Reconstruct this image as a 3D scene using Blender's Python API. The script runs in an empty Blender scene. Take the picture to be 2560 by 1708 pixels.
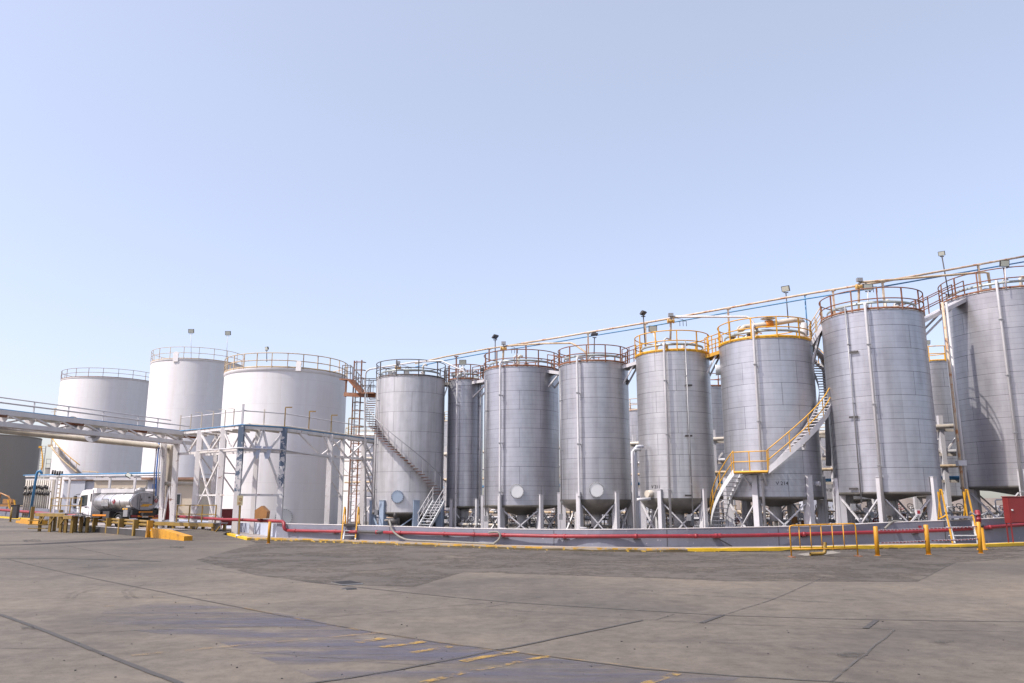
import bpy, math, random
from mathutils import Vector, Matrix
from bisect import bisect
random.seed(7)
S = bpy.context.scene
COL = S.collection
R_ = math.radians
# ---------------------------------------------------------------- camera, world, sun, exposure
FPX = 2000.0                      # focal length in photo pixels (photo is 2560 x 1708)
HOR = 1262.0                      # horizon row
EYE = 1.9
TH = math.atan((HOR - 854.0) / FPX)
cam = bpy.data.cameras.new('camera'); camo = bpy.data.objects.new('camera', cam); COL.objects.link(camo)
cam.sensor_width = 36.0; cam.lens = FPX / 2560.0 * 36.0; cam.clip_end = 6000.0; cam.clip_start = 0.1
camo.location = (0, 0, EYE); camo.rotation_euler = (math.pi / 2 + TH, 0, 0)
S.camera = camo
SUN_EL, SUN_AZ = R_(52), R_(64)   # azimuth measured from behind the camera towards the left
sd = Vector((-math.sin(SUN_AZ) * math.cos(SUN_EL), -math.cos(SUN_AZ) * math.cos(SUN_EL), math.sin(SUN_EL)))
W = bpy.data.worlds.new('World'); S.world = W; W.use_nodes = True
wn = W.node_tree; wn.nodes.clear()
sky = wn.nodes.new('ShaderNodeTexSky'); sky.sky_type = 'NISHITA'; sky.sun_disc = False
sky.sun_elevation = SUN_EL; sky.sun_rotation = math.atan2(sd.x, sd.y)
sky.air_density = 1.0; sky.dust_density = 2.6; sky.ozone_density = 3.2; sky.altitude = 0
bg = wn.nodes.new('ShaderNodeBackground'); bg.inputs[1].default_value = 0.15
wo = wn.nodes.new('ShaderNodeOutputWorld')
gm = wn.nodes.new('ShaderNodeMix'); gm.data_type = 'RGBA'; gm.blend_type = 'MULTIPLY'; gm.inputs[0].default_value = 1.0
gm.inputs[7].default_value = (0.98, 0.86, 0.96, 1)
hz_ = wn.nodes.new('ShaderNodeMix'); hz_.data_type = 'RGBA'; hz_.blend_type = 'ADD'; hz_.clamp_result = False; hz_.inputs[0].default_value = 1.0
hz_.inputs[7].default_value = (1.52, 1.54, 1.24, 1)      # pale dust veil of the whole sky
wn.links.new(sky.outputs[0], gm.inputs[6]); wn.links.new(gm.outputs[2], hz_.inputs[6]); wn.links.new(hz_.outputs[2], bg.inputs[0]); wn.links.new(bg.outputs[0], wo.inputs[0])
sl = bpy.data.lights.new('sun', 'SUN'); sl.energy = 4.6; sl.angle = R_(0.6); sl.color = (1.0, 0.95, 0.88)
so = bpy.data.objects.new('sun', sl); COL.objects.link(so); so.rotation_euler = sd.to_track_quat('Z', 'Y').to_euler()
S.view_settings.view_transform = 'Standard'; S.view_settings.look = 'None'
S.view_settings.exposure = 0.45; S.view_settings.gamma = 1.0
try: S.view_settings.use_curve_mapping = False
except Exception: pass
S.cycles.max_bounces = 6; S.cycles.diffuse_bounces = 3; S.cycles.glossy_bounces = 3; S.cycles.transparent_max_bounces = 8

# ---------------------------------------------------------------- survey helpers
def ray(px, py):
    dz = 854.0 - py
    return Vector((px - 1280.0, FPX * math.cos(TH) - dz * math.sin(TH), FPX * math.sin(TH) + dz * math.cos(TH)))
def at(px, py, Y):
    d = ray(px, py); return Vector((0, 0, EYE)) + d * (Y / d.y)
def gnd(px, py, z=0.0):
    d = ray(px, py); return Vector((0, 0, EYE)) + d * ((z - EYE) / d.z)
def zr(ox, oy, s): return lambda x, y: (ox + x / s, oy + y / s)
a1 = zr(0, 1140, 7.838); a2 = zr(180, 1180, 7.838); a3 = zr(360, 1180, 7.838); a4 = zr(0, 960, 4.896); a5 = zr(400, 1020, 4.613)
b1 = zr(560, 1020, 4.355); b2 = zr(820, 880, 6.535); b3 = zr(900, 1200, 6.912); b4 = zr(1200, 1200, 6.912); b5 = zr(1500, 1180, 6.912); b6 = zr(1760, 1180, 6.912)
c1 = zr(900, 820, 4.7); c2 = zr(1360, 760, 4.7); c3 = zr(1780, 680, 6.03); c4 = zr(2240, 1160, 6.534); c5 = zr(1960, 880, 3.92)
r4 = zr(1360, 760, 2.45); r5 = zr(1720, 680, 2.177); r6 = zr(2040, 600, 3.92); r7 = zr(2040, 960, 3.41); g8 = zr(0, 1300, 1.836); g9 = zr(1280, 1300, 1.836)
def lerp_tab(tab, x):
    if x <= tab[0][0]: return tab[0][1]
    for (x0, y0), (x1, y1) in zip(tab, tab[1:]):
        if x <= x1: return y0 + (y1 - y0) * (x - x0) / (x1 - x0)
    return tab[-1][1]

# ---------------------------------------------------------------- mesh builder
class MB:
    def __init__(s): s.v = []; s.f = []; s.sm = []; s.uv = {}
    def add(s, vs, fs, smooth=False, uvs=None):
        b = len(s.v); s.v += [Vector(v) for v in vs]
        for i, f in enumerate(fs):
            if uvs: s.uv[len(s.f)] = uvs[i]
            s.f.append([b + k for k in f]); s.sm.append(smooth)
        return s
    def box(s, c, d, rz=0.0, M=None):
        c = Vector(c); q = M or Matrix.Rotation(rz, 3, 'Z'); vs = []
        for z in (-1, 1):
            for y in (-1, 1):
                for x in (-1, 1): vs.append(c + q @ Vector((x * d[0] / 2, y * d[1] / 2, z * d[2] / 2)))
        return s.add(vs, [(0, 2, 3, 1), (4, 5, 7, 6), (0, 1, 5, 4), (2, 6, 7, 3), (0, 4, 6, 2), (1, 3, 7, 5)])
    def bar(s, p, q, w, h=None, up=(0, 0, 1)):
        h = h or w; p = Vector(p); q = Vector(q); d = (q - p); L = d.length
        if L < 1e-6: return s
        d /= L; u = Vector(up)
        if abs(d.dot(u)) > 0.98: u = Vector((0, 1, 0))
        x = d.cross(u).normalized(); y = x.cross(d).normalized()
        return s.box((p + q) / 2, (w, L, h), M=Matrix((x, d, y)).transposed())
    def tube(s, pts, r, n=8, closed=False, cap=True):
        pts = [Vector(p) for p in pts]; N = len(pts); rings = []; u = None
        for i, p in enumerate(pts):
            if closed: d = pts[(i + 1) % N] - pts[i - 1]
            else: d = pts[min(i + 1, N - 1)] - pts[max(i - 1, 0)]
            if d.length < 1e-9: d = Vector((0, 0, 1))
            d.normalize()
            if u is None:
                u = Vector((0, 0, 1)) if abs(d.z) < 0.9 else Vector((0, 1, 0))
            u = (u - d * u.dot(d)); 
            if u.length < 1e-3: u = Vector((1, 0, 0)) - d * d.x
            u.normalize(); w = d.cross(u)
            k = 1.0
            if 0 < i < N - 1 or closed:
                e1 = (pts[i] - pts[i - 1]).normalized(); k = 1 / max(0.6, math.sqrt(max(0.01, (1 + e1.dot((pts[(i + 1) % N] - pts[i]).normalized())) / 2)))
            rr = r[i] if isinstance(r, (list, tuple)) else r
            rings.append([p + (u * math.cos(t) + w * math.sin(t)) * rr * (k if k < 1.5 else 1) for t in (2 * math.pi * j / n for j in range(n))])
        vs = [v for g in rings for v in g]; fs = []
        for i in range(N if closed else N - 1):
            a = i * n; b = ((i + 1) % N) * n
            for j in range(n): fs.append((a + j, a + (j + 1) % n, b + (j + 1) % n, b + j))
        s.add(vs, fs, n > 4)
        if cap and not closed:
            b = len(s.v) - N * n
            s.f.append([b + j for j in range(n)][::-1]); s.sm.append(False)
            s.f.append([b + (N - 1) * n + j for j in range(n)]); s.sm.append(False)
        return s
    def cyl(s, p, q, r, n=16): return s.tube([p, q], r, n)
    def lathe(s, c, prof, n=48, a0=0.0, a1=2 * math.pi, ur=None):
        cx, cy = c[0], c[1]; full = abs(a1 - a0 - 2 * math.pi) < 1e-6; m = n if full else n + 1
        vs = []; fs = []; uvs = []
        for r, z in prof:
            for j in range(m):
                t = a0 + (a1 - a0) * j / n; vs.append((cx + r * math.sin(t), cy - r * math.cos(t), z))
        L = [0.0]
        for (r0, z0), (r1, z1) in zip(prof, prof[1:]): L.append(L[-1] + math.hypot(r1 - r0, z1 - z0))
        R = ur or max(r for r, z in prof)
        for i in range(len(prof) - 1):
            for j in range(n):
                k = (j + 1) % m if full else j + 1
                fs.append((i * m + j, i * m + k, (i + 1) * m + k, (i + 1) * m + j))
                ua = R * (a0 + (a1 - a0) * j / n); ub = R * (a0 + (a1 - a0) * (j + 1) / n)
                uvs.append(((ua, L[i]), (ub, L[i]), (ub, L[i + 1]), (ua, L[i + 1])))
        return s.add(vs, fs, True, uvs)
    def prism(s, pts, thick):          # pts: closed outline (3d, planar); thick: vector
        pts = [Vector(p) for p in pts]; t = Vector(thick); n = len(pts)
        vs = pts + [p + t for p in pts]
        fs = [tuple(range(n))[::-1], tuple(range(n, 2 * n))] + [(i, (i + 1) % n, n + (i + 1) % n, n + i) for i in range(n)]
        return s.add(vs, fs)
    def build(s, name, mat, parent=None, local=False):
        me = bpy.data.meshes.new(name); off = Vector((0, 0, 0))
        if parent is not None and not local:
            off = ORI[parent.name] if parent.name in ORI else Vector((0, 0, 0))
        me.from_pydata([tuple(v - off) for v in s.v], [], s.f)
        me.polygons.foreach_set('use_smooth', s.sm)
        if s.uv:
            ul = me.uv_layers.new(name='UVMap')
            for fi, uv in s.uv.items():
                p = me.polygons[fi]
                for k, li in enumerate(p.loop_indices): ul.data[li].uv = uv[k]
        me.materials.append(mat); me.validate(); 
        bm_fix(me)
        o = bpy.data.objects.new(name, me); COL.objects.link(o)
        if parent is not None: o.parent = parent
        ORI[o.name] = off
        return o
import bmesh
def bm_fix(me):
    b = bmesh.new(); b.from_mesh(me); bmesh.ops.recalc_face_normals(b, faces=b.faces); b.to_mesh(me); b.free()
ORI = {}
def tag(o, label=None, cat=None, group=None, kind=None):
    if label: o['label'] = label
    if cat: o['category'] = cat
    if group: o['group'] = group
    if kind: o['kind'] = kind
    return o
def root(name, loc, label, cat, group=None, rz=0.0):
    o = bpy.data.objects.new(name, None); COL.objects.link(o); o.location = loc; o.rotation_euler = (0, 0, rz)
    o.empty_display_size = 0.2
    ORI[o.name] = Vector(loc); return tag(o, label, cat, group)
def structure(name, mb, mat): return tag(mb.build(name, mat), kind='structure')

# ---------------------------------------------------------------- materials
def nt(name):
    m = bpy.data.materials.new(name); m.use_nodes = True; t = m.node_tree; b = t.nodes['Principled BSDF']; return m, t, b
def N(t, typ, **kw):
    n = t.nodes.new(typ)
    for k, v in kw.items(): setattr(n, k, v)
    return n
def mixc(t, fac, a, b, mode='MIX'):
    m = N(t, 'ShaderNodeMix'); m.data_type = 'RGBA'; m.blend_type = mode
    for sock, val in ((m.inputs[0], fac), (m.inputs[6], a), (m.inputs[7], b)):
        if hasattr(val, 'is_linked') or isinstance(val, bpy.types.NodeSocket): t.links.new(val, sock)
        elif isinstance(val, (int, float)): sock.default_value = val
        else: sock.default_value = (*val[:3], 1)
    return m.outputs[2]
def ramp(t, fac, a, b, ca=(0, 0, 0), cb=(1, 1, 1)):
    r = N(t, 'ShaderNodeValToRGB'); t.links.new(fac, r.inputs[0]); e = r.color_ramp.elements
    e[0].position = a; e[1].position = b; e[0].color = (*ca, 1); e[1].color = (*cb, 1); return r.outputs[0]
def noise(t, vec, scale, detail=4, rough=0.55, sc=None):
    n = N(t, 'ShaderNodeTexNoise'); n.inputs['Scale'].default_value = scale; n.inputs['Detail'].default_value = detail; n.inputs['Roughness'].default_value = rough
    if sc:
        mp = N(t, 'ShaderNodeMapping'); mp.inputs['Scale'].default_value = sc; t.links.new(vec, mp.inputs[0]); vec = mp.outputs[0]
    t.links.new(vec, n.inputs['Vector']); return n.outputs['Fac']
def pos(t): return N(t, 'ShaderNodeNewGeometry').outputs['Position']
def paint(name, col, rough=0.5, metal=0.0, dirt=0.25, rust=0.0, rustc=(0.16, 0.055, 0.02), under=None, chips=0.0, chipc=None, bump=0.0, sc=1.5, chs=9, zbias=None):
    m, t, b = nt(name); p = pos(t); c = tuple(col)
    out = mixc(t, ramp(t, noise(t, p, sc, 5, 0.6, (1, 1, 0.35)), 0.35, 0.75), c, tuple(x * (1 - dirt) for x in c))
    out = mixc(t, ramp(t, noise(t, p, sc * 9, 3), 0.55, 0.8), out, tuple(x * (1 - dirt * 0.7) * k for x, k in zip(c, (1, .96, .9))))
    if chips:
        nz = noise(t, p, chs, 7 if zbias else 4, 0.7)
        if zbias:      # wear that is heavier towards the top of the member
            sx = N(t, 'ShaderNodeSeparateXYZ'); t.links.new(p, sx.inputs[0]); ma = N(t, 'ShaderNodeMath', operation='MULTIPLY_ADD'); t.links.new(sx.outputs[2], ma.inputs[0]); ma.inputs[1].default_value = zbias[1]; ma.inputs[2].default_value = -zbias[0] * zbias[1]
            ad = N(t, 'ShaderNodeMath', operation='ADD'); t.links.new(nz, ad.inputs[0]); t.links.new(ma.outputs[0], ad.inputs[1]); nz = ad.outputs[0]
        out = mixc(t, ramp(t, nz, 1 - chips - 0.02, 1 - chips + 0.02), out, chipc or (0.6, 0.58, 0.55))
    if rust:
        out = mixc(t, ramp(t, noise(t, p, 2.6, 6, 0.7), 0.62 - rust * 0.35, 0.72 - rust * 0.3), out, rustc)
    t.links.new(out, b.inputs['Base Color']); b.inputs['Roughness'].default_value = rough; b.inputs['Metallic'].default_value = metal
    if bump:
        bu = N(t, 'ShaderNodeBump'); bu.inputs['Strength'].default_value = bump; bu.inputs['Distance'].default_value = 0.02
        t.links.new(noise(t, p, 12, 5), bu.inputs['Height']); t.links.new(bu.outputs[0], b.inputs['Normal'])
    return m
def cladding(name, col, seed, rows=1.22, thin=0.305, metal=0.72, rough=0.36, stain=0.30, bw=3.3, sub=True, mort=(.42, .42, .43), blot=.88, tone=.93):
    m, t, b = nt(name); uv = N(t, 'ShaderNodeUVMap').outputs[0]
    mp = N(t, 'ShaderNodeMapping'); mp.inputs['Location'].default_value = (seed * 1.37, seed * 0.0, 0); t.links.new(uv, mp.inputs[0]); v = mp.outputs[0]
    def brick(w, h, mort, c1, c2, cm, off=0.37):
        k = N(t, 'ShaderNodeTexBrick'); t.links.new(v, k.inputs['Vector']); k.offset = off; k.offset_frequency = 2
        k.inputs['Scale'].default_value = 1; k.inputs['Brick Width'].default_value = w; k.inputs['Row Height'].default_value = h
        k.inputs['Mortar Size'].default_value = mort; k.inputs['Mortar Smooth'].default_value = 0.3
        k.inputs['Color1'].default_value = (*c1, 1); k.inputs['Color2'].default_value = (*c2, 1); k.inputs['Mortar'].default_value = (*cm, 1); return k
    A = brick(bw, rows, 0.014, (1, 1, 1), (tone, tone, tone * 1.01), mort)
    out = mixc(t, 1.0, col, A.outputs[0], 'MULTIPLY')
    if sub:
        B = brick(40, thin, 0.007, (1, 1, 1), (.96, .96, .965), (.56, .56, .57)); out = mixc(t, 1.0, out, B.outputs[0], 'MULTIPLY')
    st = noise(t, v, 1.0, 6, 0.65, (1.1, 0.10, 1)); out = mixc(t, ramp(t, st, 0.42, 0.75), out, mixc(t, 1.0, out, tuple((1 - stain) * k for k in (1, .97, .93)), 'MULTIPLY'))
    bl = noise(t, v, 1.3, 4, 0.6); out = mixc(t, ramp(t, bl, 0.45, 0.7), out, mixc(t, 1.0, out, (blot, blot, blot * 1.01), 'MULTIPLY'))
    t.links.new(out, b.inputs['Base Color']); b.inputs['Metallic'].default_value = metal
    rr = N(t, 'ShaderNodeMapRange'); t.links.new(noise(t, v, 1.0, 3, 0.5, (1.6, 0.5, 1)), rr.inputs[0]); rr.inputs[3].default_value = rough - 0.08; rr.inputs[4].default_value = rough + 0.14
    t.links.new(rr.outputs[0], b.inputs['Roughness'])
    bu = N(t, 'ShaderNodeBump'); bu.inputs['Strength'].default_value = 0.2; bu.inputs['Distance'].default_value = 0.015
    hs = N(t, 'ShaderNodeMath', operation='SUBTRACT'); t.links.new(noise(t, v, 0.7, 2, 0.4, (1.5, 0.8, 1)), hs.inputs[0]); t.links.new(A.outputs['Fac'], hs.inputs[1])
    t.links.new(hs.outputs[0], bu.inputs['Height']); t.links.new(bu.outputs[0], b.inputs['Normal'])
    return m
M = {}
M['white'] = paint('white_paint', (.62, .59, .58), dirt=.18)
M['trestle'] = paint('worn_white_paint', (.64, .61, .60), dirt=.25, rust=.08, chips=.30, chipc=(.40, .38, .38))
M['peeled'] = paint('peeling_dark_paint', (.56, .54, .54), dirt=.2, chips=.47, chipc=(.08, .11, .16), chs=2.6, zbias=(3.5, .045))
M['galv'] = paint('pale_pipe_paint', (.50, .49, .50), dirt=.3, rough=.4)
M['leg'] = paint('pale_grey_paint', (.50, .49, .51), dirt=.18)
M['blueleg'] = paint('blue_grey_paint', (.25, .31, .40), dirt=.15)
M['steelgrey'] = paint('grey_steel', (.30, .30, .31), dirt=.3, metal=.4)
M['rustrail'] = paint('rusted_rail', (.24, .12, .075), dirt=.4, rust=.5, rough=.8)
M['darkrail'] = paint('dark_rail', (.085, .075, .075), dirt=.3, rust=.12, rough=.7)
M['creamrail'] = paint('cream_rail', (.50, .39, .26), dirt=.35, rust=.26, rustc=(.28, .15, .07), rough=.7)
M['yellow'] = paint('yellow_paint', (.62, .32, .02), dirt=.35, rust=.12)
M['dullyellow'] = paint('dull_yellow_paint', (.25, .155, .028), dirt=.45, rust=.10)
M['bollard'] = paint('bollard_yellow', (.55, .26, .012), dirt=.3, rust=.10, chips=.30, chipc=(.30, .17, .06))
M['orangepipe'] = paint('rusty_cream_pipe', (.52, .41, .30), dirt=.4, rust=.30, rustc=(.33, .14, .05))
M['bluepipe'] = paint('blue_paint', (.05, .19, .36), dirt=.2)
M['red'] = paint('red_paint', (.25, .018, .028), dirt=.4, rough=.5, chips=.33, chipc=(.34, .12, .13))
M['darkred'] = paint('dark_red_paint', (.17, .018, .018), dirt=.2)
M['beige'] = paint('beige_pipe', (.50, .45, .38), dirt=.3, rust=.05)
M['dark'] = paint('dark_metal', (.05, .045, .045), dirt=.3, rough=.6)
M['black'] = paint('black_rubber', (.018, .018, .02), dirt=.3, rough=.7)
M['brown'] = paint('brown_cover', (.40, .19, .06), dirt=.4, chips=.3, chipc=(.5, .35, .2))
M['wallpaint'] = paint('lilac_grey_wall_paint', (.175, .18, .225), dirt=.2, chips=.315, chipc=(.55, .53, .56), bump=.2, sc=.7)
M['ventvalve'] = paint('motor_valve_paint', (.50, .30, .08), dirt=.4, rust=.2)
M['wallwhite'] = paint('pale_blue_wall_paint', (.42, .46, .56), dirt=.15, chips=.20, bump=.1, sc=.7)
M['kerbpaint'] = paint('worn_yellow_kerb', (.50, .28, .03), dirt=.5, chips=.50, chipc=(.30, .25, .19), bump=.6, sc=1.2, chs=2.2)
M['kerbfresh'] = paint('yellow_kerb', (.68, .43, .015), dirt=.25, chips=.26, chipc=(.28, .22, .10), bump=.6, sc=1.2, chs=4)
M['side'] = paint('kerb_concrete', (.34, .29, .26), dirt=.35, bump=.5)
M['shed'] = paint('shed_panel', (.46, .47, .52), dirt=.1)
M['beigewall'] = paint('beige_wall', (.56, .47, .36), dirt=.15)
M['tankwhite'] = paint('white_tank_paint', (.76, .73, .72), dirt=.05, rough=.45, sc=.25)
M['whiteplate'] = cladding('white_plate', (.66, .645, .65), 31, rows=1.9, metal=0.0, rough=.45, stain=.07, bw=6.2, sub=False, mort=(.88, .87, .86), blot=.96, tone=.985)
M['tankgrey'] = paint('grey_tank_paint', (.20, .19, .175), dirt=.1, rough=.6, sc=.3)
M['endcap'] = paint('dull_tank_end', (.34, .34, .37), dirt=.35, metal=.3, sc=5)
M['hatch'] = paint('pale_flange', (.52, .53, .54), dirt=.12)
M['lampglass'] = paint('lamp_glass', (.50, .52, .46), dirt=.1, rough=.25)
M['panel'] = paint('solar_panel', (.02, .03, .06), dirt=.1, rough=.2)
M['glass'] = paint('window_glass', (.03, .04, .045), dirt=.1, rough=.08)
M['chrome'] = cladding('polished_tanker', (.80, .79, .80), 3, rows=9, bw=1.1, metal=.85, rough=.28, stain=.1, sub=False)
M['signw'] = paint('faded_sign', (.38, .33, .20), dirt=.3)
M['signblue'] = paint('blue_sign', (.03, .13, .42), dirt=.1)
M['orange'] = paint('orange_paint', (.62, .22, .02), dirt=.2)
M['hose'] = paint('grey_hose', (.20, .19, .17), dirt=.3, rough=.7)
M['cable'] = paint('cable_tray', (.33, .36, .35), dirt=.3, metal=.3)
M['roofedge'] = paint('roof_fascia', (.30, .17, .11), dirt=.3)
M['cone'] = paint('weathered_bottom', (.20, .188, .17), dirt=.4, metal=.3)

M['kerbdirt'] = paint('kerb_grime', (.10, .075, .035), dirt=.4, chips=.42, chipc=(.42, .26, .03), bump=.6, sc=1.2, chs=3)
# concrete yard
def ground_mat(name, c1, c2, cr, speck, rough=.85, alpha=False):
    m, t, b = nt(name); p = pos(t)
    big = noise(t, p, .09, 6, .62); mid = noise(t, p, .8, 6, .65, (1, .55, 1)); fine = noise(t, p, 14, 4, .7)
    out = mixc(t, ramp(t, big, .38, .62), c1, c2)
    out = mixc(t, ramp(t, mid, .42, .72), out, mixc(t, 1.0, out, (.78, .77, .77), 'MULTIPLY'))
    sw = noise(t, p, .5, 5, .7, (.35, 2.2, 1)); out = mixc(t, ramp(t, sw, .50, .74), out, mixc(t, 1.0, out, (1.22, 1.20, 1.17), 'MULTIPLY'))
    gr = noise(t, p, 55, 3, .8); out = mixc(t, ramp(t, gr, .30, .70), mixc(t, 1.0, out, (.80, .79, .78), 'MULTIPLY'), mixc(t, 1.0, out, (1.24, 1.24, 1.22), 'MULTIPLY'))
    m2 = noise(t, p, 3.2, 7, .75); out = mixc(t, ramp(t, m2, .42, .60), out, mixc(t, 1.0, out, (.74, .73, .72), 'MULTIPLY'))
    vc = N(t, 'ShaderNodeTexVoronoi'); vc.inputs['Scale'].default_value = 4.5; t.links.new(p, vc.inputs['Vector']); out = mixc(t, ramp(t, vc.outputs['Distance'], .035, .05, (1, 1, 1), (0, 0, 0)), out, mixc(t, 1.0, out, (.42, .40, .38), 'MULTIPLY'))
    out = mixc(t, ramp(t, fine, .60, .70), out, mixc(t, 1.0, out, (speck,) * 3, 'MULTIPLY'))
    st = noise(t, p, .33, 3, .5); out = mixc(t, ramp(t, st, .66, .72), out, mixc(t, 1.0, out, (.74, .73, .72), 'MULTIPLY'))
    t.links.new(out, b.inputs['Base Color']); b.inputs['Roughness'].default_value = rough
    bu = N(t, 'ShaderNodeBump'); bu.inputs['Strength'].default_value = .35; bu.inputs['Distance'].default_value = .01
    t.links.new(noise(t, p, 30, 4, .7), bu.inputs['Height']); t.links.new(bu.outputs[0], b.inputs['Normal'])
    if alpha:
        tr = N(t, 'ShaderNodeBsdfTransparent'); mx = N(t, 'ShaderNodeMixShader'); o = [n for n in t.nodes if n.type == 'OUTPUT_MATERIAL'][0]
        t.links.new(ramp(t, noise(t, p, .38, 9, .78), .40, .52), mx.inputs[0]); t.links.new(tr.outputs[0], mx.inputs[1]); t.links.new(b.outputs[0], mx.inputs[2]); t.links.new(mx.outputs[0], o.inputs[0])
    return m
M['concrete'] = ground_mat('concrete_yard', (.150, .125, .099), (.074, .065, .056), 0, .50)
M['asphalt'] = ground_mat('old_asphalt', (.098, .084, .071), (.066, .057, .049), 0, .45)
M['asphaltworn'] = ground_mat('worn_asphalt', (.098, .084, .071), (.066, .057, .049), 0, .45, alpha=True)
M['bund'] = ground_mat('bund_floor', (.15, .135, .12), (.11, .10, .09), 0, .6)
def worn(name, col, lo, hi, scale, sc=(1, 1, 1), alpha=1.0, fade=False):
    m, t, b = nt(name); p = pos(t); b.inputs['Base Color'].default_value = (*col, 1); b.inputs['Roughness'].default_value = .8
    tr = N(t, 'ShaderNodeBsdfTransparent'); mx = N(t, 'ShaderNodeMixShader'); o = [n for n in t.nodes if n.type == 'OUTPUT_MATERIAL'][0]
    r = ramp(t, noise(t, p, scale, 6, .7, sc), lo, hi, (0, 0, 0), (alpha,) * 3)
    if fade:       # paint survives towards the middle of the bay and is worn away at its rim
        c = gnd(1010, 1592); mp = N(t, 'ShaderNodeMapping', vector_type='TEXTURE'); mp.inputs['Location'].default_value = (c.x, c.y, 0); mp.inputs['Rotation'].default_value = (0, 0, R_(-38)); mp.inputs['Scale'].default_value = (9.5, 4.6, 1); t.links.new(p, mp.inputs[0])
        gd = N(t, 'ShaderNodeTexGradient', gradient_type='QUADRATIC_SPHERE'); t.links.new(mp.outputs[0], gd.inputs[0]); mu = N(t, 'ShaderNodeMath', operation='MULTIPLY'); t.links.new(ramp(t, gd.outputs[1], 0, .35), mu.inputs[0]); t.links.new(r, mu.inputs[1]); r = mu.outputs[0]
    t.links.new(r, mx.inputs[0]); t.links.new(tr.outputs[0], mx.inputs[1]); t.links.new(b.outputs[0], mx.inputs[2]); t.links.new(mx.outputs[0], o.inputs[0])
    return m
M['linebright'] = worn('yellow_line_paint', (.36, .22, .045), .44, .60, 3.5, (1, 1, 1), .7)
M['lineworn'] = worn('worn_yellow_line', (.34, .21, .07), .44, .70, 3, (1, 1, 1), .5)
M['bluewash'] = worn('worn_blue_ground_paint', (.086, .086, .125), .40, .62, .8, (.45, 2.4, 1), .62, fade=True)
M['joint'] = worn('joint_tar', (.055, .05, .048), .25, .42, 3, (1, 1, 1), .9)
M['jointthin'] = worn('thin_joint', (.08, .073, .07), .34, .55, 3, (1, 1, 1), .75)
M['stain'] = worn('oil_stain', (.04, .037, .036), .44, .62, 3.2, (1, 1, 1), .7)
M['tyre'] = worn('tyre_scuff', (.06, .055, .055), .42, .75, 2.2, (1, 1, 1), .5)
M['newpatch'] = ground_mat('pale_concrete', (.26, .235, .205), (.2, .185, .165), 0, .8)
# ================================================================ SETTING: ground, kerb, walls
FL = -0.35                                            # bund floor level
gb = MB(); gb.add([(-900, -40, 0), (900, -40, 0), (900, 3000, 0), (-900, 3000, 0)], [(0, 1, 2, 3)])
def sheet(pts, z):
    m = MB(); m.add([(p[0], p[1], z) for p in pts], [tuple(range(len(pts)))]); return m
structure('ground', gb, M['concrete'])
KERB = [(617, 1350.5), (737, 1354), (895, 1360), (1020, 1364.5), (1140, 1368.5), (1258, 1373), (1360, 1376), (1500, 1379), (1640, 1380.5), (1760, 1380.5), (1900, 1379.5), (2040, 1376.5), (2160, 1373.5), (2300, 1371), (2440, 1369.5), (2600, 1364)]
KG = [gnd(x, y) for x, y in KERB]
# asphalt strip along the kerb
ap = [g8(1180, 108), g8(1020, 150), g8(900, 185), g8(1180, 255), g8(1480, 294), g8(1900, 308), g8(2130, 240), g9(0, 247), g9(600, 265), g9(1000, 281), g9(1860, 284), g9(2035, 195), g9(2500, 170)]
asp = [gnd(*p) for p in ap] + [Vector((k.x, k.y - 0.01, 0)) for k in reversed(KG)]
structure('asphalt_pavement', sheet(asp, 0.004), M['asphaltworn'])
def strips(lines, z, jit=0.0):
    m = MB()
    for pts, w in lines:
        P = []
        for (x0, y0), (x1, y1) in zip(pts, pts[1:]):
            n = max(2, int(math.hypot(x1 - x0, y1 - y0) / 28))
            for i in range(n): P.append((x0 + (x1 - x0) * i / n, y0 + (y1 - y0) * i / n))
        P.append(pts[-1]); G = [gnd(*p) for p in P]; G = [g + Vector((random.uniform(-jit, jit), random.uniform(-jit, jit), 0)) for g in G]
        L = []
        for i, g in enumerate(G):
            d = (G[min(i + 1, len(G) - 1)] - G[max(i - 1, 0)]).normalized(); nn = Vector((-d.y, d.x, 0)); L.append((g + nn * w / 2, g - nn * w / 2))
        for (a, b), (c, d) in zip(L, L[1:]): m.add([(q.x, q.y, z) for q in (a, b, d, c)], [(0, 1, 2, 3)])
    return m
wide = [([g8(0, 435), g8(120, 478), g8(240, 522), g8(430, 600), g8(640, 682), g8(820, 749), g8(900, 790)], .085),
        ([g8(1380, 757), g8(1600, 728), g8(1800, 694), g8(2060, 645), g8(2290, 597), g8(2350, 588), g9(200, 545), g9(420, 500), g9(600, 462)], .06),
        ([g8(30, 180), g8(250, 232), g8(550, 294), g8(860, 355), g8(1380, 457), g8(1700, 514), g8(2000, 562), g8(2290, 600), g9(0, 606), g9(600, 686), g9(1000, 717), g9(1500, 747), g9(1700, 758)], .035),
        ([g8(1400, 283), g8(1780, 325), g8(2080, 356), g8(2350, 380), g9(300, 399), g9(960, 439), g9(1500, 456), g9(1900, 463), g9(2350, 469), g9(2500, 470)], .045),
        ([g9(870, 474), g9(968, 438)], .09), ([g9(1620, 500), g9(1672, 462)], .09),
        ([g8(0, 178), g8(300, 178), g8(560, 184), g8(740, 191)], .12), ([g8(0, 53), g8(300, 55), g8(700, 66), g8(1000, 76)], .10)]
structure('pavement_joints', strips(wide, 0.009, .008), M['joint'])
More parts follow.
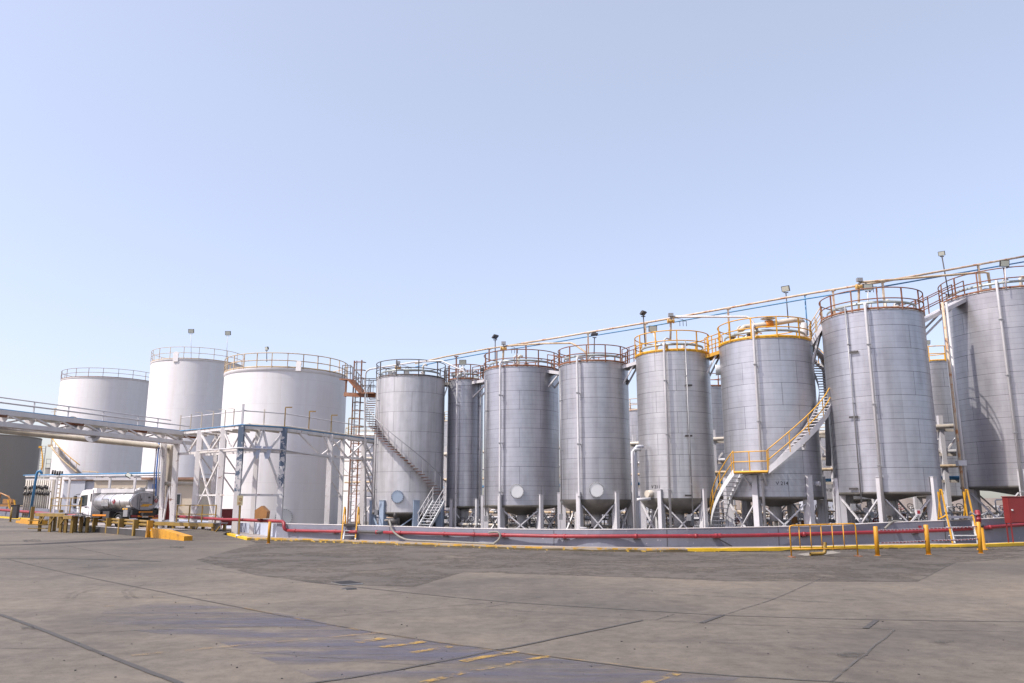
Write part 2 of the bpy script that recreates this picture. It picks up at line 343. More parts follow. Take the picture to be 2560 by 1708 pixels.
thin = [([g8(1390, 458), g8(1700, 430), g8(2110, 393), g8(2220, 384)], .03), ([g8(2225, 402), g8(2350, 381)], .04), ([g8(800, 352), g8(1320, 330)], .04),
        ([g8(900, 222), g8(1120, 246)], .07), ([g8(1120, 246), g8(1500, 290)], .03), ([g8(1740, 350), g8(1850, 338)], .03), ([g8(1780, 326), g8(1915, 307)], .03),
        ([g8(300, 118), g8(560, 172)], .06), ([g8(1740, 268), g8(2130, 236)], .03), ([g9(968, 438), g9(1180, 372), g9(1440, 260)], .035),
        ([g9(0, 416), g9(500, 450), g9(900, 476), g9(1300, 490), g9(1620, 500), g9(2000, 508), g9(2350, 515)], .03), ([g9(0, 375), g9(130, 355)], .03),
        ([g9(660, 460), g9(740, 433)], .03), ([g9(600, 265), g9(1000, 280), g9(1860, 283), g9(2035, 196)], .03), ([g8(0, 363), g8(500, 360), g8(800, 352)], .03),
        ([g8(280, 525), g8(700, 505), g8(1200, 490)], .03), ([g8(0, 592), g8(350, 590)], .03), ([g8(1000, 590), g8(1700, 650), g8(2000, 675)], .02),
        ([g8(560, 125), g8(840, 127)], .15), ([g9(1460, 749), g9(1620, 618), g9(1755, 505)], .035)]
structure('pavement_cracks', strips(thin, 0.009, .02), M['jointthin'])
bl = [g8(720, 380), g8(1180, 408), g8(1700, 516), g8(2280, 602), g9(600, 690), g9(1050, 724), g9(900, 800), g8(1350, 800), g8(1480, 740), g8(1000, 560), g8(400, 480), g8(480, 420)]
structure('worn_ground_paint', sheet([gnd(*p) for p in bl], 0.006), M['bluewash'])
ll = [([g8(1640, 566), g8(1760, 546)], .16), ([g8(1750, 588), g8(1950, 562)], .15), ([g8(1890, 614), g8(2070, 584)], .13), ([g8(2120, 653), g8(2240, 630), g8(2350, 611), g9(20, 606)], .14),
      ([g8(1940, 752), g8(2150, 700), g8(2350, 662), g9(70, 645), g9(200, 626)], .12), ([g9(610, 756), g9(760, 708)], .13), ([a1(255, 1500), a1(350, 1500)], .3), ([a1(460, 1503), a1(555, 1503)], .3), ([a2(760, 1230), a2(880, 1232)], .45)]
structure('road_markings', strips(ll, 0.012, .01), M['linebright'])
l2 = [([g8(600, 627), g8(900, 598), g8(1200, 570), g8(1500, 544), g8(1760, 520)], .10), ([g8(1100, 402), g8(1380, 460), g8(1700, 519), g8(2290, 606)], .07), ([g8(475, 328), g8(520, 325)], .1),
      ([g8(560, 352), g8(760, 357)], .07), ([g8(475, 400), g8(545, 396)], .08), ([g8(800, 386), g8(890, 381)], .08), ([g9(20, 612), g9(400, 658), g9(760, 700)], .05), ([a1(680, 1505), a1(760, 1508)], .3), ([a1(880, 1510), a1(950, 1512)], .3), ([a1(1260, 1520), a1(1350, 1522)], .3), ([a2(560, 1215), a2(680, 1222)], .3)]
structure('worn_road_markings', strips(l2, 0.0145, .01), M['lineworn'])
for q in ([g9(1490, 612), g9(1560, 604), g9(1625, 612), g9(1600, 632), g9(1490, 634)], [g9(1900, 560), g9(2030, 558), g9(2020, 572), g9(1910, 572)], [g8(100, 92), g8(180, 90), g8(190, 100), g8(110, 101)], [g8(780, 120), g8(850, 122), g8(840, 131), g8(780, 130)], [g8(90, 490), g8(150, 488), g8(160, 506), g8(100, 506)]):
    structure('ground_stain', sheet([gnd(*p) for p in q], 0.017), M['stain'])
structure('concrete_patch', sheet([gnd(*p) for p in (b6(1600, 1428), b6(1820, 1398), b6(2080, 1385), r7(140, 1425), r7(215, 1442), r7(90, 1456), b6(1760, 1455))], 0.010), M['newpatch'])
tm = [([g8(305, 362), g8(320, 340), g8(370, 322), g8(440, 305), g8(520, 298)], .10), ([g8(330, 365), g8(350, 345), g8(400, 328), g8(470, 312)], .08), ([g8(600, 372), g8(575, 350), g8(570, 330), g8(600, 312), g8(660, 300)], .09), ([g8(640, 366), g8(600, 345), g8(596, 330), g8(640, 312)], .07), ([g8(120, 212), g8(160, 203), g8(230, 200)], .12),
      ([g9(500, 320), g9(800, 330), g9(1200, 345), g9(1600, 370)], .16), ([g9(480, 335), g9(780, 346), g9(1180, 362), g9(1580, 390)], .16), ([g9(100, 200), g9(600, 215), g9(1100, 225), g9(1700, 215)], .2), ([g9(900, 560), g9(1300, 590), g9(1700, 650)], .12)]
structure('tyre_marks', strips(tm, 0.0125, .02), M['tyre'])
# drain grates
for k, (q, lb) in enumerate((((g8(1520, 288), g8(1600, 281), g8(1668, 296), g8(1570, 301)), 'large dark square drain cover beside the gravelly asphalt edge'), ((g8(1565, 317), g8(1600, 314), g8(1640, 319), g8(1590, 322)), 'small dark drain cover just nearer the camera than the large one'))):
    P = [gnd(*p) for p in q]; c = sum(P, Vector()) / 4; rt = root('drain_cover', c, lb, 'drain cover')
    m = MB(); m.prism([p + Vector((0, 0, .006)) for p in P], (0, 0, .012)); m.build('frame', M['steelgrey'], rt)
    m = MB()
    for i in range(1, 8):
        f = i / 8; m.bar(P[0].lerp(P[3], f) + Vector((0, 0, .022)), P[1].lerp(P[2], f) + Vector((0, 0, .022)), .05, .012)
    m.build('grate', M['dark'], rt)

# sidewalk + kerb + bund wall
def offset(P, d):
    out = []
    for i, p in enumerate(P):
        t = (P[min(i + 1, len(P) - 1)] - P[max(i - 1, 0)]); t.z = 0; t.normalize(); out.append(p + Vector((-t.y, t.x, 0)) * d)
    return out
def dense(P, n=4):
    out = []
    for i in range(len(P) - 1):
        p0 = P[max(i - 1, 0)]; p1 = P[i]; p2 = P[i + 1]; p3 = P[min(i + 2, len(P) - 1)]
        for k in range(n):
            t = k / n; out.append(0.5 * ((2 * p1) + (p2 - p0) * t + (2 * p0 - 5 * p1 + 4 * p2 - p3) * t * t + (3 * p1 - p0 - 3 * p2 + p3) * t ** 3))
    out.append(P[-1]); return out
KD = dense(KG, 6)
def strip_solid(A, B, z0, z1, name, mat, jag=0.0, split=None):
    m = MB(); n = len(A); za = [z1 + random.uniform(-jag, 0) for _ in range(n)] if not isinstance(z1, list) else z1
    vs = []
    for i in range(n): vs += [(A[i].x, A[i].y, z0), (B[i].x, B[i].y, z0), (B[i].x, B[i].y, za[i]), (A[i].x, A[i].y, za[i])]
    fs = []
    for i in range(n - 1):
        for k in range(4): fs.append((i * 4 + k, i * 4 + (k + 1) % 4, i * 4 + 4 + (k + 1) % 4, i * 4 + 4 + k))
    fs += [(0, 1, 2, 3), ((n - 1) * 4, (n - 1) * 4 + 1, (n - 1) * 4 + 2, (n - 1) * 4 + 3)]
    return m.add(vs, fs)
K2 = offset(KD, .36); K2[0] = K2[0]
# kerb: a worn stretch on the left and a freshly painted stretch on the right
ci = next(i for i, p in enumerate(KD) if p.x / p.y > (1700 - 1280) / 2000)
for lo, hi, mat, lb in ((0, ci + 1, 'kerbpaint', 'long kerb with badly worn yellow paint in front of the grey wall'), (ci, len(KD), 'kerbfresh', 'bright yellow kerb curving past the barrier and the bollards')):
    A = [p + Vector((random.uniform(-.012, .012), random.uniform(-.02, .0), 0)) for p in KD[lo:hi]]
    o = strip_solid(A, K2[lo:hi], 0, .155, 'k', None, jag=.02).build('kerb', M[mat]); tag(o, lb, 'kerb')
    FA = offset(A, -.006); f = strip_solid(FA, offset(FA, .02), 0.002, [(.085 if mat == 'kerbpaint' else .045) + random.uniform(-.03, .02) for _ in FA], 'f', None); f.build('grimy_face', M['kerbdirt'], o)
WALLB = [(690, 1343), (760, 1345.5), (900, 1349.5), (1000, 1352.8), (1140, 1357), (1230, 1360.6), (1385, 1364), (1500, 1366.6), (1640, 1367), (1760, 1366.6), (2000, 1363.7), (2100, 1361.6), (2240, 1358.5), (2400, 1357), (2480, 1356), (2600, 1352)]
WT = [(0, 1266), (100, 1271), (207, 1281), (440, 1298), (520, 1303), (580, 1307), (700, 1310), (800, 1312), (900, 1314.5), (1000, 1317), (1140, 1321.5), (1230, 1323), (1350, 1324.5), (1450, 1325), (1500, 1325), (1640, 1323.6), (1840, 1319.6), (2000, 1316.7), (2100, 1314.5), (2160, 1310.5), (2240, 1306.5), (2400, 1301), (2520, 1295.5), (2600, 1292)]
WG = dense([gnd(x, y, .125) for x, y in WALLB], 4)
WB = offset(WG, .24)
WZ = []
for p in WG:
    px = 1280 + FPX * (p.x / p.y) * 0.98
    d = p; dd = Vector((d.x, d.y, 0.9)) - Vector((0, 0, EYE)); camx = dd.x; camz = dd.y * math.cos(TH) + dd.z * math.sin(TH); px = 1280 + FPX * camx / camz
    WZ.append(at(px, lerp_tab(WT, px), p.y).z)
sw = strip_solid(K2[:], [Vector((p.x, p.y, 0)) + Vector((0, .02, 0)) for p in [min(WG, key=lambda w: abs(w.x / w.y - k.x / k.y)) for k in K2]], 0.0, .12, 's', None)
structure('sidewalk', sw, M['side'])
o = strip_solid(WG, WB, FL, WZ, 'w', None).build('bund_wall', M['wallpaint']); tag(o, 'long low lilac grey bund wall with chipped paint and white top in front of the steel tanks', 'wall')
cap = MB(); capA = offset(WG, -.015); capB = offset(WG, .255)
cap = strip_solid([p for p in capA], capB, 0, [z + .03 for z in WZ], 'c', None)
# raise the cap's lower edge
for i in range(len(WG)):
    cap.v[i * 4].z = WZ[i] + .002; cap.v[i * 4 + 1].z = WZ[i] + .002
cp = cap.build('coping', M['white'], o); 
jm = MB()
for px in (988, 1185, 1385, 1640, 1905, 2305):
    i = min(range(len(WG)), key=lambda k: abs((WG[k].x / WG[k].y) * 1960 - (px - 1280)))
    jm.box((WG[i].x, WG[i].y - .001, (WZ[i] + .12) / 2), (.025, .012, WZ[i] - .14))
jm.build('joint', M['dark'], o)
# left wall (pale blue white) in front of the white tank, and the far wall behind the weighbridge
LW = [gnd(x, y, z) for x, y, z in ((437, 1318, 0), (520, 1323, .05), (580, 1328, .1), (640, 1335, .12), (690, 1343, .12))]
LW2 = dense(LW, 3)
def pxof(p, z):
    d = Vector((p.x, p.y, z - EYE)); f = d.y * math.cos(TH) + d.z * math.sin(TH); return 1280 + FPX * d.x / f
LZ = [at(pxof(p, 1), lerp_tab(WT, pxof(p, 1)), p.y).z for p in LW2]
o = strip_solid(LW2, offset(LW2, .25), FL, LZ, 'w', None).build('bund_wall', M['wallwhite']); tag(o, 'pale blue white bund wall below the red pipe at the foot of the trestle', 'wall')
FW = dense([gnd(x, y) for x, y in ((-160, 1283), (0, 1289), (110, 1297), (207, 1304), (330, 1313), (437, 1322))], 3)
FZ = [at(pxof(p, 1), lerp_tab([(-160, 1258)] + WT, pxof(p, 1)), p.y).z for p in FW]
o = strip_solid(FW, offset(FW, .25), FL, FZ, 'w', None).build('bund_wall', M['wallpaint']); tag(o, 'distant low lilac grey wall passing behind the tanker truck and the yellow platforms', 'wall')
ki = [gnd(x, y) for x, y in ((-160, 1289), (0, 1295), (40, 1298), (80, 1301))]
o = strip_solid(ki, offset(ki, .5), 0, .2, 'k', None).build('kerb', M['kerbfresh']); tag(o, 'yellow kerb running out of the photo beside the far low wall', 'kerb')
# curved kerb coming down to the corner by the sign
kz = (.15, .13, .08, .02, 0.0)
kc = dense([gnd(x, y, z) for (x, y), z in zip((a3(1250, 1185), a3(1480, 1208), a3(1700, 1262), (603, 1348), (617, 1351)), kz)], 3)
kcz = [p.z + .12 for p in kc]
km = strip_solid(kc, offset(kc, .34), 0, kcz, 'k', None)
for i_, p_ in enumerate(kc): km.v[i_ * 4].z = km.v[i_ * 4 + 1].z = max(0, p_.z - .08)
o = km.build('kerb', M['kerbfresh']); tag(o, 'yellow kerb curving down beside the yellow post with the faded sign', 'kerb')
# corner fill of the sidewalk behind it
cf = [Vector((p.x, p.y, 0)) for p in offset(kc, .3)] + [Vector((K2[0].x, K2[0].y, 0))]
cfb = [Vector((p.x, p.y, 0)) for p in [LW2[2], LW2[5], LW2[7], LW2[9], LW2[10], LW2[11], LW2[12]]]
poly = cf + cfb[::-1]
structure('sidewalk_corner', sheet(poly, .115), M['side'])
structure('bund_ground', sheet([(p.x, p.y) for p in offset(WG, .1)] + [(60, 120), (-60, 120)], 0.02), M['bund'])

# ================================================================ TANKS
class T: pass
def fit(pxl, pxr, py, Y):
    t = T(); l = at(pxl, py, Y); r = at(pxr, py, Y); a0 = math.atan2(l.x, Y); a1_ = math.atan2(r.x, Y); ac = (a0 + a1_) / 2
    t.Y = Y; t.X = Y * math.tan(ac); D = Y / math.cos(ac); t.R = D * math.sin((a1_ - a0) / 2); t.az = ac
    t.tw = Vector((-math.sin(ac), -math.cos(ac), 0)); t.rt = Vector((math.cos(ac), -math.sin(ac), 0)); t.c = Vector((t.X, t.Y, 0)); return t
def P(t, deg, r, z): a = R_(deg); return t.c + (t.rt * math.sin(a) + t.tw * math.cos(a)) * r + Vector((0, 0, z))
def zf(t, px, py, deg=0, r=None): return at(px, py, P(t, deg, r or t.R, 0).y).z
def arc(t, d0, d1, r, z, step=5):
    n = max(2, int(abs(d1 - d0) / step)); return [P(t, d0 + (d1 - d0) * i / n, r, z if not callable(z) else z(i / n)) for i in range(n + 1)]
def ring_rail(t, zt, mat, parent, h=1.05, n=16, r=None, off=0, rr=.032, post=.06, gaps=(), toe=True, mid=.5):
    r = r or t.R + .03
    m = MB()
    for f in (1.0, mid): m.tube(arc(t, off, off + 359.9, r, zt + h * f)[:-1], rr, 6, closed=True)
    if toe: m.lathe((t.X, t.Y), [(r - .01, zt + .01), (r + .01, zt + .01), (r + .01, zt + .12), (r - .01, zt + .12)], 48)
    rl = m.build('railing', mat, parent)
    for i in range(n):
        d = off + 360.0 * i / n
        mm = MB(); mm.bar(P(t, d, r, zt - .03), P(t, d, r, zt + h), post, post, up=P(t, d, 1, 0) - t.c); mm.build('post', mat, rl)
    return rl
def bolts_disc(t, deg, z, rd, parent, mat, name='manhole_cover', nb=20, depth=.12, boltm=None):
    c = P(t, deg, t.R + .02, z); nrm = (P(t, deg, 1, 0) - t.c).normalized(); side = Vector((-nrm.y, nrm.x, 0)); up = Vector((0, 0, 1))
    m = MB(); m.tube([c - nrm * .15, c + nrm * depth * .6], rd * .86, 28); m.tube([c + nrm * depth * .6, c + nrm * depth], rd, 32); d = m.build(name, mat, parent)
    for i in range(nb):
        a = 2 * math.pi * i / nb; q = c + (side * math.cos(a) + up * math.sin(a)) * rd * .93
        b = MB(); b.cyl(q + nrm * (depth - .01), q + nrm * (depth + .05), .022, 6); b.build('bolt', boltm or M['dark'], d)
    return d
def text_mesh(txt, size, depth=.004):
    cu = bpy.data.curves.new('lettering', 'FONT'); cu.body = txt; cu.size = size; cu.extrude = depth; cu.resolution_u = 3; cu.align_x = 'CENTER'; cu.align_y = 'CENTER'
    o = bpy.data.objects.new('lettering', cu); COL.objects.link(o); dg = bpy.context.evaluated_depsgraph_get(); dg.update()
    me = bpy.data.meshes.new_from_object(o.evaluated_get(dg)); vs = [v.co.copy() for v in me.vertices]; fs = [tuple(p.vertices) for p in me.polygons]
    bpy.data.objects.remove(o); bpy.data.meshes.remove(me); bpy.data.curves.remove(cu); return vs, fs
def text_on(t, deg, z, txt, size, parent, mat):
    vs, fs = text_mesh(txt, size); m = MB(); m.add([P(t, deg + math.degrees(v.x / t.R), t.R + .012 + v.z, z + v.y) for v in vs], fs); return m.build('lettering', mat, parent)
def silo(key, pxl, pxr, pym, Y, ytop, ybot, label, cl, legs, legtop, ycone=None, dome=False, railm='rustrail', nrail=14, legm='leg', rail_off=0, group='insulated steel tanks behind the bund wall', legw=.22, legd=.42, disc=None, lowdisc=None, far=False, rimm=None, h=1.05, conz=None):
    t = fit(pxl, pxr, pym, Y); xc = (pxl + pxr) / 2
    t.zt = zf(t, xc, ytop); t.zb = zf(t, xc, ybot); t.root = root('storage_tank', (t.X, t.Y, FL), label, 'tank', group)
    m = MB(); m.lathe((t.X, t.Y), [(t.R, t.zb), (t.R, t.zt)], 180); t.shell = m.build('shell', cl, t.root)
    m = MB(); m.lathe((t.X, t.Y), [(t.R - .002, t.zt - .002), (t.R + .035, t.zt), (t.R + .035, t.zt + .05), (t.R * .5, t.zt + .22), (.01, t.zt + .34)], 64); t.roof = m.build('roof', M[rimm or 'leg'], t.root)
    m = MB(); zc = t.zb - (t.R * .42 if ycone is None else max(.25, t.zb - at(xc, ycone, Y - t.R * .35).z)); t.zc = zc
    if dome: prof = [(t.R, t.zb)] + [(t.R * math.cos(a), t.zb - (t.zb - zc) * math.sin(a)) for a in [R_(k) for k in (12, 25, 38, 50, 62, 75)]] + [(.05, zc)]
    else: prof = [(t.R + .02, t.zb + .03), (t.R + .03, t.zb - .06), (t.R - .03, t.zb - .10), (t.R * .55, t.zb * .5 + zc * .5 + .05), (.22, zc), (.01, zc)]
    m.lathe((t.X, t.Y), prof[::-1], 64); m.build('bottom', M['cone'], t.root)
    t.rail = ring_rail(t, t.zt + .03, M[railm], t.root, n=nrail, off=rail_off, h=h)
    for (d, top) in legs:
        m = MB(); ztp = top if top > 20 else None
        zt_ = t.zb + (legtop if ztp is None else 0)
        c = P(t, d, t.R + .03 + legd / 2 - .12, 0); ax = (P(t, d, 1, 0) - t.c).normalized(); sd_ = Vector((-ax.y, ax.x, 0)); M3 = Matrix((sd_, ax, Vector((0, 0, 1)))).transposed()
        c2 = P(t, d, t.R + .03 + .07, 0)
        m.box((c2.x, c2.y, (FL + t.zb + legtop) / 2), (legw, .16, t.zb + legtop - FL), M=M3)
        c3 = P(t, d, t.R - .16, 0); hh = t.zb - .12 - FL; m.box((c3.x, c3.y, FL + hh / 2), (legw * .9, .33, hh), M=M3)
        cc = P(t, d, t.R + .11, 0); m.box((cc.x, cc.y, t.zb + legtop + .012), (legw + .03, .2, .024), M=M3)
        m.build('leg', M[legm], t.root)
    ds = sorted(d for d, _ in legs)
    if not far:
        for d0, d1 in zip(ds, ds[1:]):
            if d1 - d0 > 80: continue
            za, zb_ = t.zb - .35, FL + .12
            for (p, q) in (((d0 + 4, za), (d1 - 4, zb_)), ((d1 - 4, za), (d0 + 4, zb_))):
                m = MB(); m.bar(P(t, p[0], t.R - .12, p[1]), P(t, q[0], t.R - .12, q[1]), .10, .07); m.build('brace', M[legm], t.root)
        m = MB(); m.cyl(P(t, 0, 0, zc + .15), P(t, 0, 0, zc - .75), .33, 20); m.build('outlet', M['leg'], t.root)
        m = MB(); m.tube([P(t, 0, 0, zc - .6), P(t, 0, 0, FL + .5), P(t, 10, t.R * .5, FL + .4), P(t, 20, t.R * .95, FL + .4)], .09, 8); m.build('outlet_pipe', M['beige'], t.root)
    return t
def cl(seed, col=(.45, .455, .495), **k): return cladding('aluminium_cladding', col, seed, **k)
TK = {}
D6 = lambda a: [(a + 60 * k, 0) for k in range(-1, 5)]
TK['A'] = silo('A', 936, 1110, 1100, 58, 940, 1281.7, 'silver painted welded tank with a spiral stair and a blue round cover', cladding('plate_steel', (.56, .555, .57), 11, rows=1.38, metal=.55, rough=.45, stain=.4, bw=3.1, sub=False), [(-42, 0), (13, 0), (70, 0), (-85, 0), (130, 0), (190, 0)], .80, ycone=1318, railm='darkrail', nrail=10, legm='blueleg', rail_off=12, legw=.42, h=1.15)
TK['B'] = silo('B', 1118, 1207, 1100, 58.5, 949.5, 1266, 'narrow insulated tank squeezed between the spiral stair tank and a wider one', cl(2), [(-40, 0), (40, 0), (120, 0), (200, 0)], .5, ycone=1275, nrail=9, rail_off=15, h=1.1)
TK['C'] = silo('C', 1210, 1398, 1100, 54, 917, 1264, 'insulated tank with a pale round cover just beside the narrow tank', cl(3), D6(28), .65, ycone=1290, nrail=11, rail_off=26, h=1.12)
TK['D'] = silo('D', 1399, 1575, 1100, 50.5, 905, 1249, 'dome bottomed tank with a pale round cover and brown rail', cl(5, (.45, .45, .475)), D6(33), .42, ycone=1287, dome=True, nrail=12, rail_off=20)
TK['E'] = silo('E', 1595, 1782, 1070, 48, 878, 1246, 'dome bottomed tank lettered V 211 with a yellow top railing', cl(7, (.51, .505, .515)), [(-26, 0), (40, 0), (100, 0), (-86, 0), (160, 0), (220, 0)], .48, ycone=1285, dome=True, railm='yellow', nrail=11, rail_off=8, rimm='yellow', h=1.2)
TK['F'] = silo('F', 1808, 2047, 1070, 45.5, 845, 1243, 'large tank lettered V 214 with the yellow railed curved stair', cl(9, (.47, .475, .51)), [(-21, 0), (42, 0), (100, 0), (-82, 0), (160, 0), (220, 0)], 1.12, ycone=1268, railm='yellow', nrail=12, rail_off=15, rimm='yellow', legw=.30, h=1.15)
TK['G'] = silo('G', 2068, 2333, 1000, 43, 776, 1231, 'large insulated tank standing between the stair tank and the last cropped tank', cl(13), [(-66, 0), (-7, 0), (53, 0), (113, 0), (173, 0), (233, 0)], .75, ycone=1253, nrail=13, rail_off=8, legw=.30, legd=.5, h=1.15)
TK['H'] = silo('H', 2377, 2713, 1000, 45.6, 725, 1215, 'tall last tank of the row cropped by the photo edge', cl(17, (.42, .41, .425)), [(-62, 0), (-3, 0), (57, 0), (117, 0), (177, 0), (237, 0)], .85, ycone=1241, nrail=15, rail_off=4, legw=.32, h=1.2)
def ang(t, px, py, r=None):       # angle on the tank facing the camera at which pixel column px lies
    r = r or t.R; best = min(range(-900, 901), key=lambda d: abs(pxof(P(t, d / 10, r, 0), at(px, py, t.Y).z) - px)); return best / 10
# manhole covers
A_, B_, C_, D_, E_, F_, G_, H_ = (TK[k] for k in 'ABCDEFGH')
bolts_disc(A_, ang(A_, 994.8, 1242), zf(A_, 994.8, 1242), .43, A_.root, M['blueleg'], nb=20)
bolts_disc(C_, ang(C_, 1292.6, 1228), zf(C_, 1292.6, 1228), .45, C_.root, M['hatch'], nb=28)
bolts_disc(D_, ang(D_, 1490.8, 1224.6), zf(D_, 1490.8, 1224.6), .45, D_.root, M['hatch'], nb=30)
text_on(E_, ang(E_, 1639, 1217), zf(E_, 1639, 1217), 'V 211', .26, E_.shell, M['black'])
text_on(F_, ang(F_, 1955, 1209), zf(F_, 1955, 1209), 'V 214', .27, F_.shell, M['black'])
# front down pipes and conduits
def downpipe(t, px, ytop, ybot, r, mat, name='down_pipe', off=.28, over=True, px2=None, tail=None):
    d = ang(t, px, (ytop + ybot) / 2, t.R + off); d2 = d if px2 is None else ang(t, px2, ybot, t.R + off)
    z0 = zf(t, px, ytop, d, t.R + off); z1 = zf(t, px, ybot, d, t.R + off); pts = []
    if over: pts += [P(t, d, t.R - .6, z0 - .35), P(t, d, t.R - .6, z0 - .02), P(t, d, t.R - .5, z0), P(t, d, t.R + off - .12, z0), P(t, d, t.R + off - .02, z0 - .04)]
    pts += [P(t, d, t.R + off, z0 - .14), P(t, d2, t.R + off, z1)]
    if tail: pts += [P(t, d2 + tail * .1, t.R + off, z1 - .10), P(t, d2 + tail, t.R + off, z1 - .12)]
    m = MB(); m.tube(pts, r, 10); o = m.build(name, mat, t.root)
    zz = z0 - 2.2
    while zz > z1 + .6:
        b = MB(); b.bar(P(t, d, t.R - .02, zz), P(t, d, t.R + off, zz), .05, .04); b.box(P(t, d, t.R + off, zz), (r * 2.6, r * 2.6, .05), M=None); b.build('clamp', M['steelgrey'], o); zz -= 3.1
    return o
downpipe(B_, 1141, 937, 1316, .065, M['galv'], tail=14)
downpipe(C_, 1250, 904, 1318, .072, M['galv'], tail=10)
downpipe(D_, 1446, 893, 1316, .072, M['galv'], tail=10)
downpipe(E_, 1668, 858, 1319, .072, M['galv'])
downpipe(F_, 1897, 813, 1318, .072, M['galv'])
downpipe(G_, 2186, 758, 1309, .072, M['galv'])
downpipe(H_, 2525, 702, 1290, .072, M['galv'])
downpipe(B_, 1200, 940, 1262, .06, M['galv'], over=False, off=.1)
for t, px, y0, y1 in ((C_, 1215, 945, 1290), (D_, 1402, 915, 1285), (A_, 941, 925, 1275), (E_, 1722, 846, 1286), (G_, 2132, 760, 1259)):
    o = downpipe(t, px, y0, y1, .035, M['steelgrey'], name='conduit', over=False, off=.14)
    b = MB(); d = ang(t, px, y1, t.R + .14); b.box(P(t, d, t.R + .14, zf(t, px, y1, d, t.R + .14) - .18), (.22, .16, .34), M=None); b.build('junction_box', M['steelgrey'], o)
for t, px, ys in ((E_, 1722, (964, 1090, 1239)), (G_, 2132, (881, 1043, 1222))):
    for y in ys:
        d = ang(t, px, y, t.R + .14); b = MB(); b.bar(P(t, d - 5, t.R + .12, zf(t, px, y, d)), P(t, d + 5, t.R + .12, zf(t, px, y, d)), .06, .10); b.build('conduit_bracket', M['dark'], t.root)
# twin rusty risers at the edge of the last tank
for k in (0, 1):
    m = MB(); p0 = at(2356 + k * 9, 756, H_.Y - 2.2); m.tube([p0, Vector((p0.x, p0.y, FL))], .075, 10); m.build('riser_pipe', M['orangepipe'] if k == 0 else M['galv'], H_.root)
m = MB(); m.box(at(2403, 1158, H_.Y - 2.2), (.45, .3, .28)); m.build('junction_box', M['leg'], H_.root)
# roof fittings
def fittings(t, seed, n=5, mats=('galv', 'beige', 'steelgrey')):
    rnd = random.Random(seed)
    for i in range(n):
        d = rnd.uniform(-110, 110); r = t.R * rnd.uniform(.25, .8); z = t.zt + .05; h = rnd.uniform(.35, .95); w = rnd.uniform(.04, .09)
        m = MB(); k = rnd.random(); p = P(t, d, r, z)
        if k < .4: m.tube([p, p + Vector((0, 0, h)), p + Vector((.12, 0, h + .1)), p + Vector((.3, 0, h + .02))], w, 8); nm = 'vent_pipe'
        elif k < .7: m.tube([p, p + Vector((0, 0, h * .6))], w * 1.5, 12); m.tube([p + Vector((0, 0, h * .6)), p + Vector((0, 0, h * .6 + .08))], w * 2.6, 14); nm = 'nozzle'
        else: m.tube([p, p + Vector((0, 0, h * .5))], .05, 8); m.box(p + Vector((0, 0, h * .5 + .12)), (.3, .26, .26)); nm = 'instrument_box'
        m.build(nm, M[rnd.choice(mats)], t.root)
    m = MB(); zc_ = t.zt + .42
    m.lathe((t.X, t.Y), [(t.R - .34, zc_), (t.R - .32, zc_), (t.R - .32, zc_ + .14), (t.R - .34, zc_ + .14)], 48); m.build('cable_tray', M['cable'], t.root)
for i, k in enumerate('ABCDEFGH'): fittings(TK[k], 40 + i, 6)
# white tanks on the left
def wtank(pxl, pxr, pym, Y, ytop, label, mat, railm, n, group, h=1.1, weld=(), off=0):
    t = fit(pxl, pxr, pym, Y); t.zt = zf(t, (pxl + pxr) / 2, ytop); t.root = root('white_storage_tank' if mat == 'tankwhite' else 'storage_tank', (t.X, t.Y, 0), label, 'tank', group)
    m = MB(); pr = [(t.R, FL)]
    for f in weld: pr += [(t.R, t.zt * f - .015), (t.R + .006, t.zt * f), (t.R, t.zt * f + .015)]
    pr += [(t.R, t.zt - .30), (t.R, t.zt - .255), (t.R, t.zt - .25), (t.R + .05, t.zt - .22), (t.R + .05, t.zt)]
    m.lathe((t.X, t.Y), pr, 128); t.shell = m.build('shell', M['whiteplate' if mat == 'tankwhite' else mat], t.root)
    m = MB(); m.lathe((t.X, t.Y), [(t.R + .05, t.zt + .001), (t.R * .6, t.zt + .35), (.01, t.zt + .6)], 64); m.build('roof', M[mat], t.root)
    if n: t.rail = ring_rail(t, t.zt, M[railm], t.root, h=h, n=n, rr=.035, post=.06, off=off)
    return t
W3 = wtank(549, 861, 1100, 63, 920, 'wide white tank nearest the trestle with a pale railing', 'tankwhite', 'creamrail', 26, 'white painted tanks', weld=())
W2 = wtank(363, 600, 1060, 116, 898, 'tallest white tank carrying two floodlight poles on its rim', 'tankwhite', 'creamrail', 20, 'white painted tanks', weld=(), h=1.65)
W1 = wtank(139, 398, 1060, 150, 944, 'white tank with a rusty top rail and a yellow stair on its flank', 'tankwhite', 'rustrail', 22, 'white painted tanks', weld=(), h=1.6, off=5)
W0 = wtank(-230, 96, 1180, 160, 1083, 'dark grey tank cropped by the photo edge beyond the pump manifold', 'tankgrey', 'steelgrey', 0, None)
W4 = wtank(862, 965, 1150, 96, 1090, 'small white tank glimpsed through the lattice frames beside the spiral stair tank', 'tankwhite', 'creamrail', 12, None)
W5 = wtank(112, 172, 1180, 200, 1170, 'small brown grey tank half hidden behind the white tank with the yellow stair', 'tankgrey', 'steelgrey', 10, None, h=2.2)
bolts_disc(W3, ang(W3, 709, 1294), zf(W3, 709, 1294), .62, W3.root, M['hatch'], nb=24)
for t, px, py in ((W3, 747, 925), (W2, 441, 905)):
    d = ang(t, px, py); m = MB(); q = P(t, d, t.R + .08, t.zt + .1); k_ = t.Y / 75; m.box(q, (.45 * k_, .12, .7 * k_)); m.tube([q + Vector((0, -.05, .32 * k_)), q + Vector((0, .1, .32 * k_))], .25 * k_, 16); m.build('lifting_lug', M['tankwhite'], t.root)
